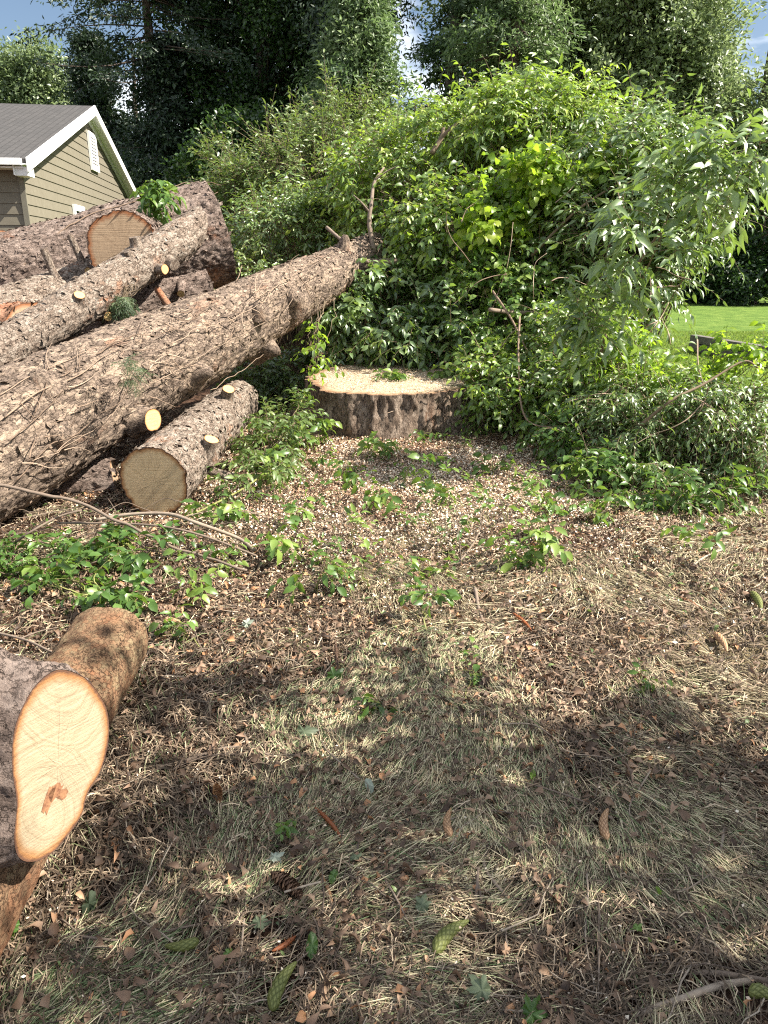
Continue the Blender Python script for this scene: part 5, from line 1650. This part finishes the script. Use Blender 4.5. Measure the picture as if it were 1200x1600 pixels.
for i in range(34):
    px_, py_ = rng.uniform(-10, 330), rng.uniform(795, 890)
    g_ = G(px_, py_ + 10)
    a_ = rng.normal(0.0, 0.35) + (math.pi if rng.uniform() < 0.5 else 0)
    l_ = rng.uniform(0.25, 0.7)
    h_ = rng.uniform(0.02, 0.14)
    P_ = []
    for k in range(5):
        t_ = k / 4
        x_, y_ = g_[0] + math.cos(a_) * l_ * t_, g_[1] + math.sin(a_) * l_ * t_ + 0.04 * rng.normal()
        P_.append([x_, y_, float(gh(x_, y_)) + 0.01 + h_ * math.sin(math.pi * (0.15 + 0.8 * t_))])
    stick('tangled_twig', 'thin dark twig in the tangle below the longest log', P_, rng.uniform(0.0018, 0.0045), 0.0012, M_TWIG, 'twigs tangled below the longest log', 'twig', 5, tint=rng.uniform(0.1, 0.75))
for i in range(26):
    px_, py_ = rng.uniform(420, 900), rng.uniform(700, 930)
    g_ = G(px_, py_)
    z_ = float(gh(g_[0], g_[1]))
    hz_ = rng.uniform(0.08, 0.17)
    cpx, cpy, dd_ = proj([g_[0], g_[1], z_ + hz_])
    shrub('sprig', 'thin upright green sprig standing in the chips and litter before the stump', 'sprig', [(cpx, cpy, dd_, (0.05, 0.05, hz_ * 0.6))], 3, 2, 0.10, 4, 0.055, 0.024, L_SPRIG, base=(g_[0], g_[1], z_),
          droop=0.15, stem_r=0.0028, group='thin sprigs before the stump', tint_mu=rng.uniform(0.2, 0.8), stemmat=M_GSTEM)

# dry vines over the logs
VG = 'dry vines clinging to the logs'
def vine(log, pts, r, lab, out=0.012):
    P = [onlog(log, a, b, out + rng.uniform(0, 0.02))[0] for a, b in pts]
    stick('dry_vine', lab, P, r * rng.uniform(0.45, 0.85), r * 0.3, M_VINE, VG, 'vine', sides=5, jit=0.014, tint=rng.uniform(0.2, 0.8))


vine(A, [(5, 655), (60, 615), (120, 590), (160, 560), (190, 545)], 0.007, 'dry vine along the top edge of the longest log near the left edge')
vine(A, [(20, 750), (70, 700), (110, 680), (150, 650), (185, 625), (200, 590)], 0.007, 'dry vine slanting across the middle of the longest log')
vine(A, [(45, 720), (90, 700), (140, 672), (180, 640), (198, 600), (205, 575)], 0.005, 'paler thin vine just below the slanting one on the longest log')
vine(A, [(10, 690), (35, 670), (70, 640), (95, 612), (104, 575)], 0.006, 'dry vine curving up beside the bump near the left edge of the longest log')
vine(A, [(230, 600), (280, 575), (330, 545), (380, 520), (430, 495)], 0.006, 'dry vine along the middle stretch of the longest log')
vine(A, [(260, 540), (310, 515), (360, 500), (420, 470), (470, 440)], 0.006, 'dry vine along the top of the longest log above the first stub')
vine(A, [(150, 555), (200, 530), (250, 525), (300, 500), (340, 470)], 0.006, 'upper dry vine where the slim grey log meets the longest log')
vine(A, [(330, 610), (360, 585), (400, 560), (430, 535), (445, 500)], 0.005, 'dry vine hanging low between the stubs on the longest log')
vine(A, [(395, 470), (430, 450), (470, 425), (520, 395)], 0.007, 'dry vine on the upper end of the longest log')
vine(A, [(440, 520), (450, 480), (465, 440), (500, 410)], 0.005, 'dry vine looping over the round bump on the longest log')
vine(A, [(0, 620), (50, 590), (100, 570), (140, 552)], 0.006, 'uppermost dry vine at the left edge of the longest log')
vine(B, [(60, 390), (110, 355), (150, 335), (200, 320), (260, 300)], 0.011, 'thick dry vine along the top of the thickest log')
vine(B, [(150, 345), (200, 330), (240, 345), (290, 330), (340, 300)], 0.008, 'dry vine crossing the thickest log under the leaf tuft')
vine(B, [(215, 300), (260, 290), (300, 284), (345, 292)], 0.008, 'thin bare twig along the top right edge of the thickest log')
vine(B, [(30, 420), (60, 400), (90, 380), (130, 370)], 0.008, 'dry vine on the left end of the thickest log')
stick('dry_vine', 'bare twig sticking up across the gap right of the thickest log', [C(300, 500, 6.3), C(330, 470, 6.4), C(368, 440, 6.6), C(378, 415, 6.8)], 0.006, 0.003, M_VINE, VG, 'vine', 5)
stick('split_branch', 'split orange branch end sticking out of the dark gap below the slim grey log', [C(246, 452, 6.6), C(258, 470, 6.45), C(272, 490, 6.3)], 0.03, 0.036, M_BARK_RED, None, 'branch')

for i in range(80):
    t_ = rng.uniform(0.03, 0.93)
    px_, py_ = 10 + 520 * t_, 690 - 285 * t_ + rng.uniform(-0.9, 0.75) * (95 - 70 * t_)
    a_ = -0.5 + rng.normal(0, 0.7)
    l_ = rng.uniform(25, 75) * (1 - 0.5 * t_)
    P_ = []
    for k in range(4):
        P_.append(onlog(A, px_, py_, 0.012 + 0.02 * rng.uniform() + (0.02 if k in (0, 3) else 0))[0])
        a_ += rng.normal(0, 0.35)
        px_, py_ = px_ + math.cos(a_) * l_ / 3, py_ + math.sin(a_) * l_ / 3
    stick('dry_twig', 'thin dry twig caught on the bark of the longest log', P_, rng.uniform(0.0025, 0.006), 0.0012, M_VINE, 'dry twigs caught on the longest log', 'twig', 5, tint=rng.uniform(0.1, 1.0))

# ------------------------------------------------------------------ cones
def conemat(name, c1, c2, c3):
    return leafmat(name, [(0.0, c1), (0.5, c2), (1.0, c3)], 0.0, 0.55, (0.1, 0.1, 0.1), 0.3)


MC = {
    'green': conemat('green_cone_scales', (0.05, 0.058, 0.014), (0.125, 0.14, 0.036), (0.20, 0.21, 0.075)),
    'tan': conemat('tan_cone_scales', (0.12, 0.06, 0.03), (0.36, 0.21, 0.11), (0.52, 0.34, 0.2)),
    'brown': conemat('brown_cone_scales', (0.03, 0.018, 0.012), (0.12, 0.07, 0.045), (0.30, 0.19, 0.12)),
    'orange': conemat('chewed_cone_core', (0.13, 0.035, 0.015), (0.34, 0.12, 0.045), (0.5, 0.26, 0.12)),
}


def cone_obj(px0, py0, px1, py1, w, kind, label, mat, bend=0.012, mat2=None):
    """cone lying on the ground between two pixels of the photograph"""
    a, b = G(px0, py0), G(px1, py1)
    for p in (a, b):
        p[2] = float(gh(p[0], p[1])) + w * 0.42 + 0.012
    d = b - a
    L = float(np.linalg.norm(d))
    q = qz(d / L)
    mb = MB()
    r = w / 2 * (0.8 if kind == 'closed' else 1)
    if kind == 'closed':
        nu, nv = 64, 130
        v = np.linspace(0, 1, nv)
        u = np.linspace(0, 2 * np.pi, nu, endpoint=False)
        V_, U = np.meshgrid(v, u, indexing='ij')
        prof = np.sqrt(np.clip(1 - np.abs(2 * V_ - 0.9) ** 2.8, 0, 1)) if False else np.clip((V_ / 0.16), 0, 1) ** 0.5 * np.clip((1 - V_) / 0.55, 0, 1) ** 0.55
        rows = L / 0.0095
        s1 = (U / (2 * np.pi) * 8 + V_ * rows * 0.5) % 1
        s2 = (U / (2 * np.pi) * 8 - V_ * rows * 0.5) % 1
        h = np.minimum(1 - s1, s2)
        h2 = np.minimum(np.minimum(s1, 1 - s1), np.minimum(s2, 1 - s2)) * 2
        R = r * prof * (1 + 0.16 * h) + 0.0004
        X, Y, Z = R * np.cos(U), R * np.sin(U), V_ * L
        X = X + bend * np.sin(np.pi * V_)
        idx = np.arange(nv * nu).reshape(nv, nu)
        i, j = idx[:-1], idx[1:]
        tint = np.clip(0.15 + 0.9 * np.clip(h2 * 1.5, 0, 1) * (0.55 + 0.45 * h), 0, 1)
        mb.add(np.stack([X, Y, Z], -1), np.stack([i, np.roll(i, -1, 1), np.roll(j, -1, 1), j], -1), None, tint.ravel())
        mb.add([[0, 0, 0]], None, None)
    else:
        n = int(L / 0.0011) if kind == 'open' else int(L / 0.0014)
        k = np.arange(n)
        z = (k + 0.5) / n * L
        an = k * 2.39996
        vv = z / L
        prof = np.clip(vv / 0.2, 0, 1) ** 0.5 * np.clip((1 - vv) / 0.5, 0, 1) ** 0.5
        core = r * (0.35 if kind == 'open' else 0.55)
        zc = np.linspace(0, L, 16)
        tubes(mb, np.stack([bend * np.sin(np.pi * zc / L), zc * 0, zc], -1)[None], (core * np.sqrt(np.clip(np.sin(np.pi * np.linspace(0.04, 0.97, 16)), 0.05, 1)))[None], 10, 0.25, cap=True)
        er = np.stack([np.cos(an), np.sin(an), np.zeros(n)], -1)
        pos = er * (core * 0.6 * prof)[:, None] + np.stack([bend * np.sin(np.pi * vv), 0 * z, z], -1)
        d_ = er * (1.0 if kind == 'open' else 0.8) + np.array([0, 0, 0.75 if kind == 'open' else 0.5]) + rng.normal(0, 0.08 if kind == 'open' else 0.5, (n, 3))
        ln = (r * prof * (1.05 if kind == 'open' else 0.7)) + 0.002
        leaves(mb, pos, d_, np.array([0, 0, 1.0]) - er * 0.3, ln, ln * (0.85 if kind == 'open' else 0.35), np.clip(rng.normal(0.6, 0.22, n), 0, 1), (0.95, 0.8), -0.3, 0.2)
    o = mb.build('spruce_cone', mat)
    o.location = [float(c) for c in a]
    o.rotation_mode = 'QUATERNION'
    o.rotation_quaternion = q
    return tag(o, label, 'cone', 'spruce cones on the ground')


cone_obj(312, 1478, 258, 1486, 0.030, 'closed', 'curved green cone nearest the lower left corner', MC['green'], 0.008)
cone_obj(424, 1582, 464, 1510, 0.036, 'closed', 'large green cone standing out at the bottom left of centre', MC['green'])
cone_obj(678, 1508, 732, 1450, 0.038, 'closed', 'half green half tan cone right of the bottom centre', MC['green'])
cone_obj(948, 1318, 949, 1272, 0.030, 'closed', 'tan closed cone in the sun patch right of centre', MC['tan'])
cone_obj(704, 1316, 705, 1268, 0.028, 'closed', 'dull tan closed cone left of the long bent twig', MC['tan'])
cone_obj(1115, 995, 1136, 1020, 0.034, 'closed', 'tan cone on dry grass below the green one at the right', MC['tan'], 0.01)
cone_obj(1172, 935, 1188, 962, 0.038, 'closed', 'green cone nearest the right edge beyond the tan one', MC['green'], 0.01)
cone_obj(1168, 1557, 1215, 1566, 0.034, 'closed', 'green cone cut off by the lower right corner of the photo', MC['green'])
cone_obj(800, 966, 830, 990, 0.026, 'chewed', 'bright red orange chewed cone on the wood chip edge', MC['orange'], 0.008)
cone_obj(492, 1268, 534, 1316, 0.022, 'chewed', 'dark reddish chewed cone in the shade left of centre', MC['orange'], 0.006)
cone_obj(494, 1368, 520, 1416, 0.018, 'chewed', 'thin tan chewed cone core beside the open brown cone', MC['tan'], 0.006)
cone_obj(462, 1466, 426, 1496, 0.022, 'chewed', 'orange chewed cone above the large green cone', MC['orange'], 0.004)
cone_obj(424, 1376, 470, 1412, 0.046, 'open', 'open dark brown cone in the lower middle', MC['brown'], 0.004)
cone_obj(282, 966, 238, 968, 0.050, 'open', 'open brown cone beside the end of the smooth log', MC['brown'], 0.004)
cone_obj(258, 984, 284, 986, 0.034, 'closed', 'short tan cone just below the open brown one at the smooth log', MC['tan'], 0.0)
cone_obj(297, 918, 302, 950, 0.020, 'chewed', 'chewed brown cone core near the leafy clump', MC['tan'], 0.0)
cone_obj(338, 1232, 344, 1268, 0.030, 'open', 'small open tan cone on green grass left of centre', MC['tan'], 0.0)
cone_obj(528, 1046, 524, 1010, 0.020, 'chewed', 'small dark brown chewed cone on the brown litter', MC['brown'], 0.0)

# ------------------------------------------------------------------ twigs and sticks on the open ground
TG = 'sticks lying on the open ground'
def gpts(px, up=0.018):
    out = []
    for a, b in px:
        g = G(a, b)
        g[2] = float(gh(g[0], g[1])) + up
        out.append(g)
    return out


stick('fallen_stick', 'thick grey stick at the lower right corner', gpts([(1000, 1594), (1060, 1568), (1120, 1545), (1175, 1528)], 0.014), 0.0085, 0.008, M_TWIG, TG, tint=0.75)
stick('fallen_stick', 'darker stick above the thick grey one at the lower right', gpts([(1045, 1520), (1110, 1524), (1160, 1522), (1215, 1530)], 0.012), 0.006, 0.007, M_TWIG, TG, tint=0.4)
stick('fallen_stick', 'long bent stick in the lower middle with a sharp elbow', gpts([(776, 1278), (765, 1320), (757, 1358), (800, 1412), (840, 1456)], 0.012), 0.0055, 0.004, M_TWIG, TG, tint=0.6)
stick('fallen_stick', 'short straight stick left of the elbow of the long bent one', gpts([(747, 1362), (743, 1414)]), 0.004, 0.004, M_TWIG, TG, tint=0.5)
stick('fallen_stick', 'slim pale stick above the tan cone in the sun patch', gpts([(875, 1258), (888, 1300), (904, 1338)]), 0.003, 0.002, M_TWIG, TG, tint=0.9)
stick('fallen_stick', 'upright looking short stick at the right, in shade', gpts([(1136, 1270), (1130, 1305), (1124, 1340)]), 0.005, 0.004, M_TWIG, TG, tint=0.7)
stick('fallen_stick', 'red brown bark strip beside the tan cone', gpts([(845, 1325), (875, 1332), (930, 1330)]), 0.004, 0.004, M_BARK_RED, TG)
stick('fallen_stick', 'curved brown stick above the upright looking short one', gpts([(1030, 1255), (1065, 1262), (1100, 1258)]), 0.004, 0.003, M_TWIG, TG, tint=0.4)
stick('fallen_stick', 'long wavy pale twig hanging down the lower right middle', gpts([(916, 1368), (918, 1410), (914, 1460), (922, 1500), (930, 1545)], 0.02), 0.0026, 0.002, M_TWIG, TG, tint=0.8)
stick('fallen_stick', 'straight twig just right of the long wavy pale one', gpts([(934, 1410), (936, 1480), (935, 1560)], 0.02), 0.0026, 0.002, M_TWIG, TG, tint=0.6)
stick('fallen_stick', 'thin twig standing right of the straight one', gpts([(970, 1375), (972, 1410), (969, 1455)]), 0.0024, 0.002, M_TWIG, TG, tint=0.7)
stick('fallen_stick', 'light curved twig near the right edge', gpts([(996, 1368), (994, 1395), (1015, 1425), (1060, 1435)]), 0.0022, 0.0018, M_TWIG, TG, tint=0.9)
stick('fallen_stick', 'brown stick slanting on dry grass right of the wood chips', gpts([(860, 965), (885, 985), (915, 1010)]), 0.006, 0.004, M_TWIG, TG, tint=0.3)
stick('fallen_stick', 'grey broken stick with a pale end on the dry grass', gpts([(742, 930), (748, 950), (755, 975)]), 0.010, 0.007, M_TWIG, TG, tint=0.6)
stick('fallen_stick', 'red brown stick near the green cone at the right', gpts([(1060, 935), (1080, 948), (1096, 960)]), 0.007, 0.005, M_BARK_RED, TG)
stick('fallen_stick', 'pale stub of stick lying on dry grass at mid right', gpts([(815, 1135), (805, 1155), (795, 1182)]), 0.006, 0.004, M_TWIG, TG, tint=0.85)
stick('fallen_stick', 'thin dark stick on the combed grass of the middle', gpts([(858, 1082), (880, 1095), (903, 1112)]), 0.004, 0.003, M_TWIG, TG, tint=0.3)
stick('fallen_stick', 'pale bowed twig at the edge of the brush at the right', gpts([(1080, 895), (1100, 880), (1125, 870)], 0.03), 0.006, 0.005, M_TWIG, TG, tint=0.95)
stick('fallen_stick', 'brown stick lying on green grass left of centre', gpts([(290, 1205), (320, 1195), (350, 1185), (375, 1178)]), 0.006, 0.004, M_TWIG, TG, tint=0.35)
stick('fallen_stick', 'curved forked stick on green grass right of the brown one', gpts([(382, 1155), (392, 1180), (420, 1192), (455, 1195)]), 0.005, 0.003, M_TWIG, TG, tint=0.5)
stick('fallen_stick', 'long thin straight twig leaning from the bottom edge left of centre', gpts([(368, 1600), (374, 1530), (382, 1445)], 0.02), 0.003, 0.003, M_TWIG, TG, tint=0.7)
stick('fallen_stick', 'wavy pale twig left of the curved green cone', gpts([(65, 1320), (78, 1370), (76, 1420), (80, 1450)]), 0.0025, 0.002, M_TWIG, TG, tint=0.8)
stick('fallen_stick', 'dark stick right of the wavy pale twig', gpts([(115, 1385), (103, 1420), (90, 1450)]), 0.004, 0.004, M_TWIG, TG, tint=0.5)
stick('fallen_stick', 'long thin stick curving above the curved green cone', gpts([(75, 1485), (130, 1490), (200, 1482), (255, 1462), (330, 1450)]), 0.0035, 0.0025, M_TWIG, TG, tint=0.5)
stick('fallen_stick', 'brown stick pointing at the open brown cone', gpts([(300, 1408), (335, 1396), (368, 1382)]), 0.004, 0.003, M_TWIG, TG, tint=0.45)
stick('fallen_stick', 'pale twig crossing the open brown cone', gpts([(445, 1410), (475, 1400), (502, 1396)], 0.04), 0.003, 0.0025, M_TWIG, TG, tint=0.95)
stick('fallen_stick', 'long pale grass stalk slanting across the lower left', gpts([(205, 1430), (240, 1385), (268, 1340), (278, 1328)], 0.03), 0.0018, 0.0015, M_TWIG, TG, tint=1.0)
stick('fallen_stick', 'short stick left of the half green half tan cone', gpts([(602, 1600), (620, 1560), (640, 1530)]), 0.004, 0.004, M_TWIG, TG, tint=0.5)
stick('fallen_stick', 'white ended chip of wood at the bottom centre', gpts([(722, 1600), (735, 1578)]), 0.004, 0.003, M_TWIG, TG, tint=1.0)
# many more small twigs
for i in range(70):
    while True:
        x, y, _r = wedge(1, 1.2, 5.2, 28)
        p = np.array([x[0], y[0], 0.0])
        q_ = proj(p)
        if q_[1] > 830: break
    a = rng.uniform(0, 6.28)
    L_ = rng.uniform(0.10, 0.38)
    pts = []
    for k in range(4):
        a += rng.normal(0, 0.25)
        pts.append([p[0], p[1], float(gh(p[0], p[1])) + rng.uniform(0.008, 0.03)])
        p = p + np.array([math.cos(a), math.sin(a), 0]) * L_ / 3
    stick('small_twig', 'thin brown or grey twig lying loose in the grass and litter', pts, rng.uniform(0.0018, 0.0045), 0.0014, M_TWIG, 'small loose twigs in the litter', 'twig', 5, tint=rng.uniform(0.2, 0.95), loc=np.array(pts[0]))

# ------------------------------------------------------------------ single fallen leaves
def lobed(name, label, px, py, size, lmat, tint=0.5, rot=0.0, tilt=0.3, lobes=5):
    g = G(px, py)
    g[2] = float(gh(g[0], g[1])) + 0.03
    n = 90
    a = np.linspace(0, 2 * np.pi, n, endpoint=False)
    if lobes:
        R = np.full(n, 0.5)
        for dg, ln_, wd_ in ((0, 1.0, 17), (52, 0.86, 15), (-52, 0.84, 15), (112, 0.58, 15), (-112, 0.6, 15)):
            da = np.abs((np.degrees(a) - dg + 180) % 360 - 180)
            R = np.maximum(R, ln_ * np.clip(1 - da / (wd_ * 2.8), 0, 1) ** 0.75)
        R = R * (1 + 0.07 * np.sin(a * 23) + 0.04 * np.sin(a * 11 + rot))
    else:
        R = 0.5 / np.sqrt(np.cos(a) ** 2 * 0.25 + np.sin(a) ** 2) * (1 + 0.03 * np.sin(a * 19))
    ring = []
    for f in (0.0, 0.35, 0.7, 1.0):
        x, y = R * f * np.cos(a), R * f * np.sin(a)
        z = 0.15 * np.sin(a * 3 + rot * 5) * f - 0.45 * (x * math.cos(rot * 3) + y * math.sin(rot * 3)) ** 2 + 0.12 * np.sin(a * 7) * f * f
        ring.append(np.stack([x, y, z], -1) * size * 0.5)
    V = np.concatenate(ring)
    idx = np.arange(4 * n).reshape(4, n)
    i, j = idx[:-1], idx[1:]
    cr_, sr = math.cos(rot), math.sin(rot)
    R3 = np.array([[cr_, -sr, 0], [sr, cr_, 0], [0, 0, 1]])
    tl = np.array([[1, 0, 0], [0, math.cos(tilt), -math.sin(tilt)], [0, math.sin(tilt), math.cos(tilt)]])
    mb = MB()
    mb.add(V @ R3.T @ tl.T, np.stack([i, np.roll(i, -1, 1), np.roll(j, -1, 1), j], -1), None, tint)
    tubes(mb, (np.array([[-0.5, 0, 0], [-0.8, 0.05, -0.03], [-1.1, 0.1, 0.0]]) * size * 0.5 @ R3.T @ tl.T)[None], 0.0011, 4, tint)
    o = mb.build(name, lmat)
    o.location = [float(c) for c in g]
    return tag(o, label, 'leaf', 'single leaves lying on the ground')


L_UNDER = leafmat('pale_leaf_underside', [(0, (0.17, 0.21, 0.16)), (1, (0.36, 0.40, 0.32))], 0.15, 0.6, (0.3, 0.4, 0.2), 0.2)
L_BLUE = leafmat('blue_green_leaf', [(0, (0.04, 0.055, 0.03)), (1, (0.13, 0.16, 0.095))], 0.12, 0.5, (0.1, 0.3, 0.1), 0.3)
L_BROWNLEAF = bpy.data.materials['dead_leaves']
lobed('fallen_leaf', 'pale silvery leaf above the open brown cone', 430, 1350, 0.055, L_UNDER, 0.9, 0.4, 0.3)
lobed('fallen_leaf', 'blue green lobed leaf left of the half green half tan cone', 659, 1438, 0.065, L_BLUE, 0.8, 1.2, 0.4)
lobed('fallen_leaf', 'blue green curled leaf at the bottom right of centre', 752, 1562, 0.080, L_BLUE, 0.9, 2.2, 0.6)
lobed('fallen_leaf', 'green lobed leaf cut off by the bottom edge', 830, 1592, 0.090, L_SPRIG, 0.1, 0.9, 0.5)
lobed('fallen_leaf', 'green leaf on the grass in the middle of the photo', 475, 1152, 0.10, L_BLUE, 0.5, 0.2, 0.3)
lobed('fallen_leaf', 'dark green lobed leaf on brown litter in the middle', 521, 1058, 0.10, L_SPRIG, 0.15, 0.7, 0.4)
lobed('fallen_leaf', 'small silvery leaf on the grass right of centre left', 577, 1232, 0.050, L_UNDER, 0.8, 1.9, 0.5, 0)
lobed('fallen_leaf', 'small round green leaf at the lower right', 994, 1455, 0.034, L_SPRIG, 0.4, 0.4, 0.2, 3)
lobed('fallen_leaf', 'pale leaf curled on the litter near the open cone by the log', 386, 985, 0.07, L_UNDER, 0.6, 0.4, 0.9, 3)
lobed('fallen_leaf', 'tan dead leaf at the lower right of centre', 789, 1494, 0.036, L_BROWNLEAF, 0.93, 1.4, 0.4, 3)
lobed('fallen_leaf', 'long dark green curled leaf at the lower left', 142, 1430, 0.06, L_BLUE, 0.1, 1.4, 0.9, 0)
lobed('fallen_leaf', 'green leaf at the left edge near the bottom', 22, 1478, 0.07, L_SPRIG, 0.2, 1.8, 0.5, 0)
lobed('fallen_leaf', 'blue green leaf right of the curved green cone', 405, 1455, 0.06, L_BLUE, 0.6, 0.1, 0.3)
lobed('fallen_leaf', 'small green leaf below the blue green one', 356, 1500, 0.03, L_SPRIG, 0.3, 1.1, 0.3, 0)
lobed('fallen_leaf', 'dark green leaf beside the chewed orange cone', 488, 1492, 0.055, L_SPRIG, 0.05, 1.6, 0.4, 0)
lobed('fallen_leaf', 'green leaf right of the thin tan cone core', 521, 1380, 0.04, L_SPRIG, 0.2, 1.2, 0.3, 0)
lobed('fallen_leaf', 'green oval leaf above the dark reddish chewed cone', 556, 1352, 0.035, L_BLUE, 0.7, 0.4, 0.3, 0)
lobed('fallen_leaf', 'lime green leaf in the shade right of centre', 832, 1218, 0.035, L_LIME, 0.3, 1.3, 0.5, 0)
lobed('fallen_leaf', 'tiny lime leaf at the right of the bent stick', 1028, 1398, 0.022, L_LIME, 0.3, 1.8, 0.3, 0)
